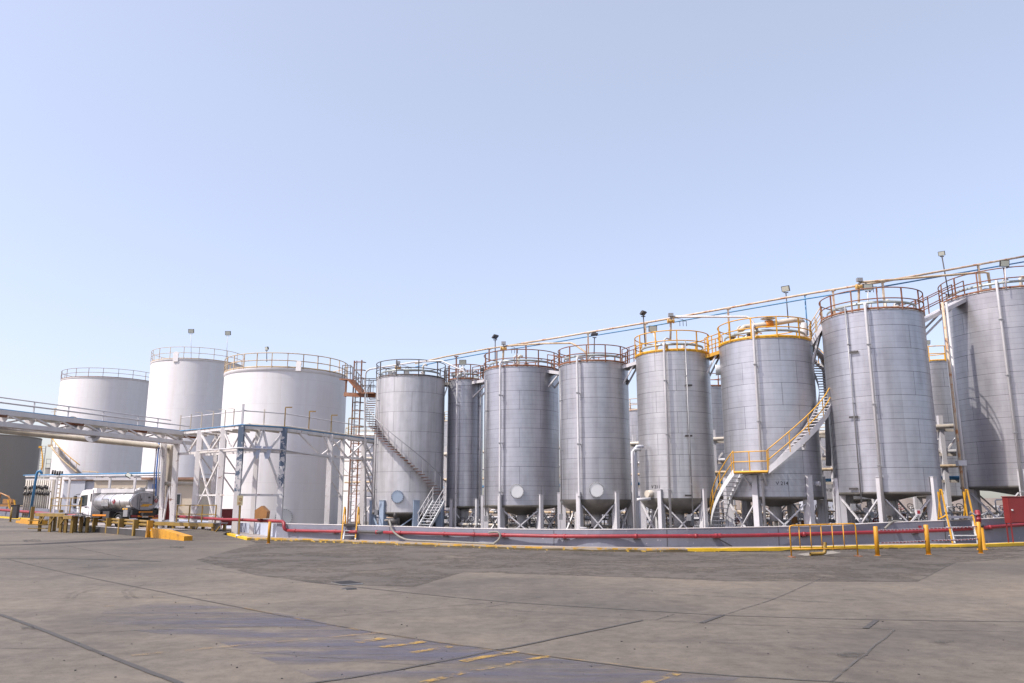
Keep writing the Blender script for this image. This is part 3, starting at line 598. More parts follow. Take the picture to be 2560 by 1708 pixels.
# railings etc. on the grey tank's far rim
m = MB()
for k in range(6):
    p = P(W0, 48 + k * 5, W0.R, W0.zt); m.bar(p, p + Vector((0, 0, .9)), .07)
m.tube(arc(W0, 48, 73, W0.R, W0.zt + .9), .05, 5); m.tube(arc(W0, 48, 73, W0.R, W0.zt + .45), .05, 5); m.build('railing', M['leg'], W0.root)

# second row of insulated tanks seen through the gaps
back = [(1105, 1195, 1100, 88, 1053, 1235, 'creamrail', 'far insulated tank peeping between the spiral stair tank and the narrow tank'),
        (1555, 1650, 1100, 72, 1027, 1240, 'orangepipe', 'far insulated tank in the gap beside the V 211 tank'),
        (1722, 1830, 1100, 66, 967, 1240, 'rustrail', 'far brown railed tank in the gap between the V 211 and V 214 tanks'),
        (2040, 2180, 1150, 58, 1085, 1248, 'creamrail', 'short pale rear tank lettered V 20 behind the curved stair'),
        (2262, 2420, 1050, 56, 905, 1240, 'yellow', 'far insulated tank with yellow railing in the gap before the last tank')]
BK = []
for i, (l, r, pm, Y, yt, yb, rm, lb) in enumerate(back):
    BK.append(silo('b%d' % i, l, r, pm, Y, yt, yb, lb, cl(20 + i, (.46, .455, .47)), [(-60 + 60 * k, 0) for k in range(6)], .4, ycone=yb + 18, railm=rm, nrail=12, group='tanks of the second row', far=True))
text_on(BK[3], ang(BK[3], 2074, 1225), zf(BK[3], 2074, 1225), 'V 20', .3, BK[3].shell, M['black'])
# ================================================================ WALKWAYS BETWEEN TANKS
def walkway(p, q, w, mat, label, deckm='cream', brace=None, name='walkway_bridge', rails=(1, 1), h=1.05, n=3, railm=None):
    p = Vector(p); q = Vector(q); rt = root(name, ((p.x + q.x) / 2, (p.y + q.y) / 2, min(p.z, q.z)), label, 'walkway', 'walkways between the tank tops')
    d = (q - p).normalized(); s = Vector((-d.y, d.x, 0)).normalized()
    m = MB(); m.bar(p, q, w, .06); m.bar(p + s * (w / 2) - Vector((0, 0, .08)), q + s * (w / 2) - Vector((0, 0, .08)), .06, .2); m.bar(p - s * (w / 2) - Vector((0, 0, .08)), q - s * (w / 2) - Vector((0, 0, .08)), .06, .2); m.build('deck', M[deckm], rt)
    for sg in (-1, 1):
        o = s * sg * (w / 2 - .03); m = MB(); U = Vector((0, 0, 1))
        for f in (1, .5): m.tube([p + o + U * h * f, q + o + U * h * f], .028, 6)
        rl = m.build('railing', M[railm or mat], rt)
        for i in range(n):
            a = p.lerp(q, i / (n - 1)) + o; m = MB(); m.bar(a, a + U * h, .05); m.build('post', M[railm or mat], rl)
    if brace:
        for sg in (-1, 1):
            m = MB(); m.bar(p + s * sg * (w / 2 - .1) - Vector((0, 0, 1.15)) - d * .05, q.lerp(p, .25) + s * sg * (w / 2 - .1) - Vector((0, 0, .15)), .09); m.build('brace', M['leg'], rt)
    return rt
def between(t1, t2, dz=0.0, w=.9, off=.0):
    d = (t2.c - t1.c); d.z = 0; d.normalize(); s = Vector((-d.y, d.x, 0))
    return t1.c + d * (t1.R - .05) + s * off + Vector((0, 0, t1.zt + dz)), t2.c - d * (t2.R - .05) + s * off + Vector((0, 0, t2.zt + dz))
for (t1, t2, mt, dk, lb, w, of) in ((A_, B_, 'darkrail', 'beige', 'dark railed walkway from the spiral stair tank to the narrow tank', .9, 0), (B_, C_, 'rustrail', 'leg', 'short walkway joining the narrow tank to the wide tank beside it', .8, 0), (C_, D_, 'rustrail', 'leg', 'brown railed walkway between the two tanks with pale round covers', .9, 0),
                         (D_, E_, 'rustrail', 'leg', 'brown railed walkway reaching the yellow railed V 211 tank', .9, 0), (E_, F_, 'yellow', 'yellow', 'yellow walkway between the V 211 and V 214 tanks', 1.0, 0), (F_, G_, 'creamrail', 'leg', 'walkway with pale and brown rails under the big grey duct', .9, 0), (G_, H_, 'rustrail', 'leg', 'brown railed walkway between the two tallest tanks near the photo edge', .9, 0)):
    p, q = between(t1, t2, -.12, w, of)
    walkway(p, q, w, mt, lb, dk, brace=True)

# ================================================================ SPIRAL STAIRS
def spiral(t, name, label, d0, d1, z0, z1, rin, rout, nst, treadm, stringm, railm, hr=1.0, posts_every=3, string=True, rails=(1.0,), sh=.22, group=None, st_in=True):
    rt = root(name, tuple(P(t, (d0 + d1) / 2, rout, min(z0, z1))), label, 'stair', group)
    zf_ = lambda f: z0 + (z1 - z0) * f
    for i in range(nst):
        f = (i + .5) / nst; da = abs(d1 - d0) / nst * .62; dm = d0 + (d1 - d0) * f; z = zf_(f)
        m = MB(); a = [P(t, dm - da, rin, z), P(t, dm + da, rin, z), P(t, dm + da, rout, z), P(t, dm - da, rout, z)]; m.prism(a, (0, 0, .035)); m.build('tread', M[treadm], rt)
    if string:
        for r in ((rin, rout) if st_in else (rout,)):
            n = max(8, int(abs(d1 - d0) / 4)); m = MB(); vs = []
            for i in range(n + 1):
                f = i / n; dm = d0 + (d1 - d0) * f; z = zf_(f)
                for (rr, zz) in ((r, z - sh * .6), (r + .02, z - sh * .6), (r + .02, z + sh * .6), (r, z + sh * .6)): vs.append(P(t, dm, rr, zz))
            fs = [(i * 4 + k, i * 4 + (k + 1) % 4, i * 4 + 4 + (k + 1) % 4, i * 4 + 4 + k) for i in range(n) for k in range(4)] + [(0, 1, 2, 3), (n * 4, n * 4 + 1, n * 4 + 2, n * 4 + 3)]
            m.add(vs, fs, False); m.build('stringer', M[stringm], rt)
    m = MB()
    for k in rails: m.tube(arc(t, d0, d1, rout, lambda f: zf_(f) + hr * k, 4), .028, 6)
    rl = m.build('handrail', M[railm], rt)
    for i in range(0, nst + 1, posts_every):
        f = min(1, (i + .3) / nst); dm = d0 + (d1 - d0) * f; m = MB(); m.bar(P(t, dm, rout, zf_(f)), P(t, dm, rout, zf_(f) + hr), .04); m.build('post', M[railm], rl)
    return rt
# dark stair round the silver tank
ra = A_.R + .75
zA = lambda px, py, d: at(px, py, P(A_, d, ra, 0).y).z
z_hi = zA(925, 985, -120); z_lo = zA(1099, 1240, 50)
spiral(A_, 'spiral_stair', 'thin dark spiral stair winding around the silver painted tank', -122, 50, z_hi, z_lo, A_.R + .08, ra, 40, 'rustrail', 'steelgrey', 'steelgrey', hr=1.05, posts_every=2, string=False)
# landing and straight flight at its foot
pf = at(1098, 1252, A_.Y - A_.R - .2); pb = at(1058, 1322, A_.Y - A_.R - 2.6); pf = Vector((pf.x, pf.y, pf.z))
rt = root('access_stair', (pb.x, pb.y, FL), 'white straight steel stair leading up to the foot of the spiral stair', 'stair')
dv = (pf - pb); hz = Vector((dv.x, dv.y, 0)).normalized(); sdv = Vector((-hz.y, hz.x, 0)) * .42
for sg in (-1, 1):
    m = MB(); m.bar(pb + sdv * sg, pf + sdv * sg, .05, .2); m.build('stringer', M['hatch'], rt)
    m = MB(); U = Vector((0, 0, 1)); m.tube([pb + sdv * sg + U * .95, pf + sdv * sg + U * .95], .025, 6); m.tube([pb + sdv * sg + U * .5, pf + sdv * sg + U * .5], .02, 6); rl = m.build('handrail', M['galv'], rt)
    for f in (.05, .35, .65, .95): m = MB(); a = pb.lerp(pf, f) + sdv * sg; m.bar(a, a + U * .95, .04); m.build('post', M['galv'], rl)
for i in range(10):
    a = pb.lerp(pf, (i + .5) / 10); m = MB(); m.bar(a - sdv, a + sdv, .24, .03); m.build('tread', M['hatch'], rt)
# yellow stair round V 214: lower flight, landing, upper flight
t = F_; rin = t.R + .16; rout = t.R + .95
zl = at(1880, 1178, P(t, -20, rout, 0).y).z
z_b = at(1774, 1318, P(t, -88, rout, 0).y).z
z_u = at(2066, 1024, P(t, 62, rout, 0).y).z
sl_ = (z_u - zl) / 66.0
spiral(t, 'curved_stair', 'yellow railed curved stair climbing the V 214 tank above its landing', -4, 140, zl, zl + sl_ * 144, rin, rout, 40, 'leg', 'leg', 'yellow', hr=1.05, posts_every=5, rails=(1.0, .5), sh=.3)
lo = spiral(t, 'curved_stair', 'lower curved flight with white side plates rising to the landing of the V 214 tank', -84, -34, z_b, zl, rin, rout, 13, 'leg', 'hatch', 'yellow', hr=1.1, posts_every=4, rails=(1.0, .5), sh=.3)
rt = root('stair_landing', tuple(P(t, -19, rout, zl)), 'yellow edged landing between the two curved flights on the V 214 tank', 'landing')
m = MB(); n = 8; inn = [P(t, -34 + 30 * i / n, t.R + .05, zl - .03) for i in range(n + 1)]; ou = [P(t, -34 + 30 * i / n, rout + .02, zl - .03) for i in range(n + 1)]; m.prism(inn + ou[::-1], (0, 0, .05)); m.build('deck', M['leg'], rt)
m = MB(); m.tube([p + Vector((0, 0, -.02)) for p in ou], .07, 4); m.build('edge_beam', M['yellow'], rt)
m = MB()
for f in (1.05, .53): m.tube([p + Vector((0, 0, f)) for p in ou], .028, 6)
rl = m.build('railing', M['yellow'], rt)
for k in (0, 4, 8): m = MB(); m.bar(ou[k], ou[k] + Vector((0, 0, 1.05)), .05); m.build('post', M['yellow'], rl)
for d in (-27, -8, 38):
    zz = zl if d < 20 else zl + sl_ * (d + 4); m = MB(); m.bar(P(t, d, t.R, zz - .75), P(t, d, rout - .1, zz - .12), .09); m.bar(P(t, d, t.R, zz - .1), P(t, d, rout, zz - .1), .09, .14); m.build('bracket', M['leg'], rt)
    m = MB(); m.box(P(t, d, t.R + .01, zz - .75), (.35, .05, .4), M=Matrix((t.rt, -t.tw, Vector((0, 0, 1)))).transposed()); m.build('bracket_plate', M['leg'], rt)

# ================================================================ BIG DUCT, OVERHEAD PIPES
def ipY(px): 
    k = 1 / 58.5 + (min(px, 2200) - 985) * (1 / 43.0 - 1 / 58.5) / 1215.0
    Y = 1 / k
    return Y if px <= 2200 else Y + (px - 2200) / 400 * 3.0
def thing1(name, mb, mat, label, cat, group=None):
    o = mb.build(name, mat); return tag(o, label, cat, group)
rt = root('insulated_duct', tuple(F_.c + Vector((0, 0, F_.zt))), 'fat grey insulated duct crossing the V 214 tank top and dropping beside it', 'duct')
Yd = F_.Y - 1.0
dp = [at(1848, 828, Yd), at(1862, 818, Yd), at(1920, 811, Yd), at(1985, 800, Yd), at(1999, 800, Yd), at(2008, 808, Yd), at(2010, 846, Yd), at(2018, 858, Yd + .2), at(2048, 885, Yd + 1.2), at(2058, 897, Yd + 1.6), at(2062, 920, Yd + 1.8), at(2068, 1000, Yd + 2), at(2072, 1165, Yd + 2)]
m = MB(); m.tube(dp[:6], .15, 14); m.build('duct_run', M['beige'], rt)
m = MB(); m.tube(dp[5:], [.19] * 3 + [.16] * 5, 14); m.build('downcomer', M['galv'], rt)
m = MB(); m.tube([at(1914, 811, Yd), at(1931, 809, Yd)], .21, 14); m.build('flange', M['orange'], rt)
m = MB(); m.tube([at(1921, 809, Yd), at(1920, 800, Yd)], .08, 10); m.lathe((at(1920, 798, Yd).x, at(1920, 798, Yd).y), [(.02, at(1920, 800, Yd).z), (.42, at(1920, 797, Yd).z), (.2, at(1920, 794, Yd).z), (.02, at(1920, 793, Yd).z)], 20); m.build('relief_cap', M['hatch'], rt)

def overhead(name, pts, r, mat, label, dY=0.0, group=None, n=8):
    m = MB(); m.tube([at(x, y, ipY(x) + dY) for x, y in pts], r, n); return thing1(name, m, M[mat], label, 'pipe', group)
main = [(1038, 909), (1113, 892), (1215, 873), (1304, 859), (1400, 843.4), (1466, 832), (1609, 808), (1671, 797), (1815, 771), (1900, 756), (2012, 736), (2086, 724), (2203, 705), (2320, 684), (2443, 662), (2600, 634)]
overhead('overhead_pipe', main[:4], .055, 'creamrail', 'cream pipe rising above the silver painted tank and the narrow tank')
overhead('overhead_pipe', main[3:], .065, 'orangepipe', 'long rusty cream pipe running above the tank tops out of the photo')
overhead('overhead_pipe', [(x, y + 9 + (x - 1038) * .003) for x, y in main], .04, 'bluepipe', 'thin blue pipe slung just below the long rusty pipe')
overhead('transfer_pipe', [(1257, 912), (1259, 868), (1266, 865), (1360, 859), (1428, 858), (1437, 862), (1463, 880), (1468, 900)], .06, 'creamrail', 'cream pipe bridging the tops of the two tanks with pale round covers', -.6)
overhead('transfer_pipe', [(1676, 850), (1677, 796), (1681, 792), (1780, 792), (1866, 792), (1874, 795), (1888, 812), (1890, 840)], .065, 'galv', 'white pipe bridging the V 211 tank top and the V 214 tank top', -.6)
overhead('transfer_pipe', [(2147, 775), (2147, 710), (2153, 706), (2300, 694), (2460, 681), (2470, 683), (2477, 724)], .065, 'creamrail', 'cream pipe bridging the two tallest tanks', -.6)
overhead('transfer_pipe', [(915, 1320), (912, 1000), (914, 935), (917, 928), (925, 923), (983, 914), (1040, 905), (1104, 902), (1112, 906), (1160, 928), (1165, 945)], .06, 'galv', 'tall pale pipe rising beside the spiral stair and bending over to the narrow tank', -1.2)
def vert(px, y0, y1, dY, r, mat, name, label, cat='post', group=None, box=False):
    Y = ipY(px) + dY; p = at(px, y0, Y); q = at(px, y1, Y); q = Vector((p.x, p.y, q.z)); m = MB()
    m.bar(p, q, r * 2) if box else m.tube([p, q], r, 8); m.box(p + Vector((0, 0, .01)), (r * 6, r * 3, .06)); return thing1(name, m, M[mat], label, cat, group)
sup = [(1141, 892, 940, 'on the narrow tank'), (1223, 873, 905, 'near the wide tank rim beside the narrow one'), (1315, 860, 915, 'mid wide tank beside the narrow one'), (1470, 834, 895, 'on the dome bottomed tank with the brown rail'),
       (1613, 810, 870, 'at the rim of the V 211 tank'), (1820, 773, 845, 'at the rim of the V 214 tank'), (2082, 727, 790, 'at the rim of the tank beside the curved stair'), (2206, 706, 775, 'mid tank beside the curved stair'), (2445, 663, 730, 'on the tall cropped tank')]
for px, y0, y1, lb in sup: vert(px, y0, y1, 0, .05, 'orangepipe' if px > 1400 else 'rustrail', 'pipe_support', 'rusty post under the overhead pipes ' + lb, 'post', 'posts under the overhead pipes', True)
vert(2012, 738, 838, .3, .04, 'bluepipe', 'blue_standpipe', 'blue pipe dropping from the overhead line beside the fat grey duct', 'pipe')
# valve actuators at the tank tops
for px, py, lb, Yo in ((995, 920, 'above the silver painted tank', -1.2), (1259, 872, 'above the wide tank with a pale round cover', -.7), (1677, 803, 'above the V 211 tank', -.7), (2149, 717, 'above the tank beside the curved stair', -.7)):
    Y = ipY(px) + Yo; c = at(px, py, Y); rt = root('valve_actuator', tuple(c), 'small orange valve with a motor head ' + lb, 'valve', 'motor valves on the transfer pipes')
    m = MB(); m.tube([c + Vector((-.22, 0, 0)), c + Vector((.22, 0, 0))], .10, 12); m.tube([c + Vector((-.2, 0, 0)), c + Vector((-.15, 0, 0))], .145, 12); m.tube([c + Vector((.15, 0, 0)), c + Vector((.2, 0, 0))], .145, 12); m.build('body', M['ventvalve'], rt)
    m = MB(); m.tube([c, c + Vector((0, -.05, .35))], .05, 8); m.box(c + Vector((0, -.05, .38)), (.3, .22, .2)); m.build('motor', M['steelgrey'], rt)
    m = MB(); a = c + Vector((.75, 0, .1))
    m.tube([c + Vector((.3, 0, .2)), a], .015, 5); m.tube([a + Vector((-.2, 0, -.1)), a + Vector((.2, 0, -.1))], .015, 5)
    for k in (-.2, 0, .2): m.tube([a + Vector((k, 0, -.1)), a + Vector((k, 0, -.42))], .018, 5)
    m.tube([a, a + Vector((0, 0, -.1))], .015, 5); m.build('instrument_rack', M['dark'], rt)
# floodlights
def flood(px, py, pyb, Y, w, label, face='cam', pxb=None, pole=True):
    c = at(px, py, Y); b = at(pxb or px, pyb, Y); rt = root('floodlight', (b.x, b.y, b.z), label, 'floodlight', 'floodlights on the tank tops')
    m = MB(); m.tube([b, c - Vector((0, 0, w * .45))], .035, 8); m.build('pole', M['leg'] if face == 'cam' else M['dark'], rt)
    tilt = {'cam': R_(14), 'up': R_(50), 'flat': R_(80), 'side': R_(20)}[face]; yaw = {'cam': 0, 'up': R_(50), 'flat': 0.1, 'side': R_(-38)}[face]
    Mx = Matrix.Rotation(yaw, 3, 'Z') @ Matrix.Rotation(tilt, 3, 'X')
    m = MB(); m.box(c, (w, .10, w * .72), M=Mx); m.box(c + Mx @ Vector((0, .09, 0)), (w * .5, .1, w * .4), M=Mx); m.bar(c - Vector((w * .3, 0, w * .5)), c - Vector((-w * .3, 0, w * .5)), .05); m.build('housing', M['dark'], rt)
    if face in ('cam', 'side'): m = MB(); m.box(c + Mx @ Vector((0, -.055, 0)), (w * .86, .012, w * .60), M=Mx); m.build('lens', M['lampglass'], rt)
    else: m = MB(); m.box(c + Mx @ Vector((0, -.055, 0)), (w * .94, .012, w * .66), M=Mx); m.build('solar_panel', M['panel'], rt)
flood(478, 828, 896, 110, .8, 'floodlight on the taller pole above the tallest white tank', 'cam')
flood(570, 833, 899, 110, .8, 'floodlight on a pole at the tallest white tank rim nearest the wide white tank', 'cam', 565)
flood(667, 871, 905, 66, .36, 'small floodlight on a short pole behind the wide white tank railing', 'side')
flood(1238, 842, 908, 54.5, .45, 'dark solar lamp tilted up on a pole above the tank beside the narrow one', 'up')
flood(1157, 906, 942, 56.5, .5, 'floodlight facing the yard above the narrow tank', 'cam', 1161)
flood(1206, 925, 945, 55, .3, 'small dark lamp low between the narrow tank and the wide tank', 'flat')
flood(1486, 836, 899, 50, .42, 'flat solar lamp on a pole over the dome bottomed tank with the brown rail', 'flat', 1485)
flood(1608, 783, 865, 47.6, .42, 'dark solar lamp tilted up on a pole above the V 211 tank', 'up', 1613)
flood(1632, 822, 868, 47, .5, 'floodlight facing the yard on the V 211 tank railing', 'cam', 1646)
flood(1964, 722, 830, 47, .48, 'floodlight high on a pole behind the V 214 tank railing', 'side', 1973)
flood(2169, 718, 775, 42, .5, 'floodlight facing the yard above the tank beside the curved stair', 'cam', 2170)
flood(2354, 634, 745, 45, .36, 'floodlight high on a thin pole between the two tallest tanks', 'side', 2373)
flood(2511, 659, 724, 42.5, .5, 'floodlight facing the yard on the cropped last tank', 'cam', 2516)
flood(2318, 856, 905, 55, .4, 'floodlight on the far tank with yellow railing', 'cam')
flood(1567, 953, 962, 49.5, .25, 'small dark lamp hanging in the gap beside the V 211 tank', 'flat')

# ================================================================ CAGED LADDER TOWER AND STAIR beside the wide white tank
Yt = 60.5
rt = root('caged_ladder', tuple(gnd(880, 1262 + 1.9 * 2000 / Yt)), 'rusty caged ladder standing between the wide white tank and the spiral stair tank', 'ladder')
lx = (881, 893); zt_ = at(883, 902, Yt).z
for i, px in enumerate((880, 886, 901)):
    b = at(px - 8, 1240, Yt); m = MB(); m.bar(Vector((b.x, b.y + (0 if i < 2 else -.3), 0)), Vector((b.x + .02, b.y + (0 if i < 2 else -.3), zt_)), .09); m.build('upright', M['rustrail'] if i != 1 else M['steelgrey'], rt)
bx = at(876, 1240, Yt).x
for k in range(17):
    z = zt_ - .15 - k * .62
    if z < 1.2: break
    m = MB(); cx = bx + .38; m.tube([Vector((cx + .42 * math.cos(a), Yt - .30 * math.sin(a) * 1.6, z)) for a in [math.pi * j / 10 for j in range(11)]], .022, 5); m.tube([Vector((bx - .02, Yt, z)), Vector((bx + .8, Yt, z))], .022, 5); m.build('cage_hoop', M['rustrail'], rt)
m = MB()
for k in range(34):
    z = .6 + k * .31
    if z < zt_ - .8: m.bar(Vector((bx, Yt + .02, z)), Vector((bx + .32, Yt + .02, z)), .03)
m.build('rung', M['rustrail'], rt)
# crossing stair down from the white tank rim
p0 = at(858, 950, 60); p1 = at(878, 950, 59.5); p2 = at(908, 984, 58.8); p3 = at(940, 984, 58.5)
rt = root('crossing_stair', tuple(p2), 'rusty brown landing and stair linking the wide white tank to the spiral stair tank', 'stair')
m = MB()
for a, b in ((p0, p1), (p1, p2), (p2, p3)): m.bar(a, b, .8, .10)
m.build('deck', M['rustrail'], rt)
for dy in (-.4, .4):
    m = MB(); U = Vector((0, dy, 0))
    for h in (1.05, .55): m.tube([q + U + Vector((0, 0, h)) for q in (p0, p1, p2, p3)], .03, 6)
    rl = m.build('handrail', M['darkrail'], rt)
    for q in (p0, p1, p1.lerp(p2, .5), p2, p2.lerp(p3, .5)): m = MB(); m.bar(q + U, q + U + Vector((0, 0, 1.05)), .05); m.build('post', M['darkrail'], rl)
m = MB(); q0 = at(861, 986, 60.3); q1 = at(938, 990, 58.5); m.bar(q0, q1, .14, .30); m.build('beam', M['rustrail'], rt)
m = MB(); m.bar(q0 + Vector((.1, 0, -.2)), q0 + Vector((.1, 0, 1.2)), .12); m.build('bracket', M['rustrail'], rt)

# ================================================================ TRESTLE (pipe bridge on columns) and the bridge to the left
Z1 = 7.0; 
def atz(px, py, z): d = ray(px, py); return Vector((0, 0, EYE)) + d * ((z - EYE) / d.z)
NODES = [(449, 1080), (502, 1075), (561, 1069), (605, 1064.5), (711, 1071), (827, 1086.5), (911, 1098), (960, 1104)]
ZT = at(449, 1080, 54).z
NP = [atz(x, y, ZT) for x, y in NODES]
back_off = Vector((.55, 1.5, 0))
rt = root('pipe_trestle', (NP[2].x, NP[2].y, 0), 'white steel trestle of lattice columns and braces crossing in front of the wide white tank', 'trestle')
tr = rt
def col(p, name='column', mat='trestle', w=.30, z0=0.0, z1=None, parent=None):
    m = MB(); m.box((p.x, p.y, ((z1 or ZT) + z0) / 2), (w, w * .8, (z1 or ZT) - z0)); return m.build(name, M[mat], parent or tr)
ZM = at(500, 1132, NP[1].y).z
for i, q in enumerate(NP):
    if i == 0: continue
    if i in (3, 4): 
        col(q, mat='peeled', w=.34)
    elif i < 7: col(q, w=.34)
    qb = q + back_off
    if i in (1, 2, 3, 5, 6): col(qb, w=.26, mat='white')
def beam(a, b, w, h, mat='trestle', name='chord'): m = MB(); m.bar(a, b, w, h); return m.build(name, M[mat], tr)
zv = lambda p, z: Vector((p.x, p.y, z))
for a, b in zip(NP, NP[1:]):
    beam(zv(a, ZT - .09), zv(b, ZT - .09), .12, .18); beam(zv(a + back_off, ZT - .09), zv(b + back_off, ZT - .09), .12, .18, 'white'); beam(zv(a, ZM), zv(b, ZM), .10, .16)
    beam(zv(a + back_off, ZM), zv(b + back_off, ZM), .10, .14, 'white')
    for f in (0, .5): beam(zv(a.lerp(b, f), ZT - .2), zv(a.lerp(b, f) + back_off, ZT - .2), .10, .12, 'beige', 'cross_beam')
zl_ = at(561, 1238, NP[2].y).z
for i, (a, b) in enumerate(zip(NP, NP[1:])):
    cen = a.lerp(b, .5)
    if i in (1, 2, 0): br = [((a, ZT - .2), (cen, ZM + .05)), ((b, ZT - .2), (cen, ZM + .05))]
    elif i == 3: br = [((a, ZT - .2), (a.lerp(b, .36), ZM)), ((a.lerp(b, .36), ZM), (cen, ZT - .2)), ((cen, ZT - .2), (a.lerp(b, .64), ZM)), ((a.lerp(b, .64), ZM), (b, ZT - .2))]
    elif i == 4: br = [((b.lerp(a, .15), ZT - .2), (b.lerp(a, .02), ZM + .3))]
    else: br = [((a, ZT - .2), (cen, ZM)), ((b, ZT - .2), (cen, ZM))]
    if i in (1,): br += [((a, ZM - .2), (b, .3)), ((b, ZM - .2), (a, 1.4)), ((a, zl_), (b, zl_))]
    if i in (2,): br += [((a, zl_), (b, zl_))]
    if i == 3: br += [((a.lerp(b, .40), ZM - .1), (a, zl_ + .25)), ((a.lerp(b, .62), ZM - .1), (b, zl_ + .25)), ((a, zl_), (b, zl_))]
    if i == 6: br += [((a, ZM - .2), (b, 1.2))]
    for (p, z), (q, z2) in br:
        m = MB(); m.bar(zv(p, z), zv(q, z2), .10, .10 if i != 3 else .14); m.build('brace', M['trestle'], tr)
    if i == 3:
        for f in (.38, .63): m = MB(); q = a.lerp(b, f); m.prism([zv(q, ZM - .5) + Vector((-.12, -.08, 0)), zv(q, ZM - .5) + Vector((.12, -.08, 0)), zv(q, ZM + .28) + Vector((.3, -.08, 0)), zv(q, ZM + .28) + Vector((-.3, -.08, 0))], (0, .03, 0)); m.build('gusset_plate', M['wallwhite'], tr)
    # braces on the rear frame and between the frames
    if i in (0, 1, 2, 4, 5):
        A2, B2 = a + back_off, b + back_off; c2_ = A2.lerp(B2, .5)
        for (p, z), (q, z2) in (((A2, ZT - .2), (c2_, ZM)), ((B2, ZT - .2), (c2_, ZM))): m = MB(); m.bar(zv(p, z), zv(q, z2), .09); m.build('brace', M['white'], tr)
for i in (1, 2, 5, 6):
    a = NP[i]; b = a + back_off
    for z in (zl_, (zl_ + ZM) / 2): m = MB(); m.bar(zv(a, z), zv(b, z), .08); m.build('brace', M['trestle'], tr)
    for z, z2 in ((ZM, (zl_ + ZM) / 2), ((zl_ + ZM) / 2, zl_)): m = MB(); m.bar(zv(a, z), zv(b, z2), .07); m.build('brace', M['trestle'], tr)
# handrail line above the trestle
hr = [atz(x, y, ZT + 1.1) for x, y in ((449, 1064), (477, 1062), (520, 1058), (561, 1052), (605, 1047.5), (650, 1050), (711, 1053), (760, 1061), (827, 1068), (890, 1078), (940, 1084))]
hp = [Vector((p.x, p.y + .05, ZT + .95)) for p in [NP[0].lerp(NP[1], 0), NP[1], NP[2], NP[3], NP[4], NP[5], NP[6], NP[7]]]
m = MB(); m.tube(hp, .035, 6); rl = m.build('handrail', M['leg'], tr)
for k, (a, b) in enumerate(zip(NP, NP[1:])):
    for f in (0, .5):
        q = a.lerp(b, f); m = MB(); hh = 1.0 + (.35 if k in (4, 5) else .12); m.bar(zv(q, ZT), zv(q, ZT + hh), .06)
        if k in (1, 2): m.bar(zv(q, ZT + hh), zv(q, ZT + hh) + Vector((-.45, 0, .05)), .03)
        if k in (4, 5): m.bar(zv(q, ZT + hh), zv(q, ZT + hh) + Vector((.42, 0, 0)), .07)
        m.build('post', M['beige'] if k not in (4, 5) else M['dullyellow'], rl)
m = MB(); m.bar(zv(NP[3], ZT), zv(NP[3], ZT + 1.35), .11); m.build('mast', M['leg'], tr)
bp = MB(); bp.tube([zv(p, ZT + .05) + Vector((0, -.1, 0)) for p in NP], .036, 8); thing1('blue_pipe', bp, M['bluepipe'], 'blue pipe following the top edge of the white trestle', 'pipe')
rp = MB(); q = MB()
lowp = [zv(NP[1], ZM + .1), zv(NP[2], ZM + .1), zv(NP[3], ZM + .1), zv(NP[4], ZM + .1), zv(NP[5], ZM - .12)]
q.tube([p + Vector((0, -.25, 0)) for p in lowp], .04, 8); thing1('conduit_pipe', q, M['leg'], 'thin grey pipe strung across the trestle columns at mid height', 'pipe')
for k, dy in enumerate((.5, .95)):
    q = MB(); q.tube([zv(p, ZT + .12) + Vector((.2, dy, 0)) for p in NP], .07, 8); thing1('trestle_pipe', q, M['beige'], 'beige pipe lying on the trestle deck ' + ('nearer its front edge' if k == 0 else 'nearer its rear edge'), 'pipe', 'pipes lying on the trestle')

# left bridge
L0 = NP[0]; d0 = atz(0, 1027, ZT); far = L0 + (d0 - L0) * 1.35
rt = root('pipe_bridge', (d0.x, d0.y, ZT - 1.3), 'long white lattice truss bridge with handrails spanning out of the photo over the truck', 'bridge')
tr2 = rt; bo = Vector((.9, 1.2, 0)); zb = at(0, 1062, d0.y).z; zbb = at(439, 1107, L0.y).z; zb = (zb + zbb) / 2
def bm2(a, b, w, h, mat, name, par=None): m = MB(); m.bar(a, b, w, h); return m.build(name, M[mat], par or tr2)
bm2(zv(L0, ZT - .12), zv(far, ZT - .12), .12, .30, 'trestle', 'top_chord'); bm2(zv(L0, zb), zv(far, zb), .12, .26, 'trestle', 'bottom_chord')
bm2(zv(L0 + bo, ZT - .12), zv(far + bo, ZT - .12), .12, .26, 'white', 'top_chord'); bm2(zv(L0 + bo, zb), zv(far + bo, zb), .12, .24, 'white', 'bottom_chord')
NB = 11
for o_ in (Vector((0, 0, 0)), bo): m = MB(); m.box((far.x + o_.x, far.y + o_.y, zb / 2), (.35, .3, zb)); m.build('column', M['trestle'], tr2)
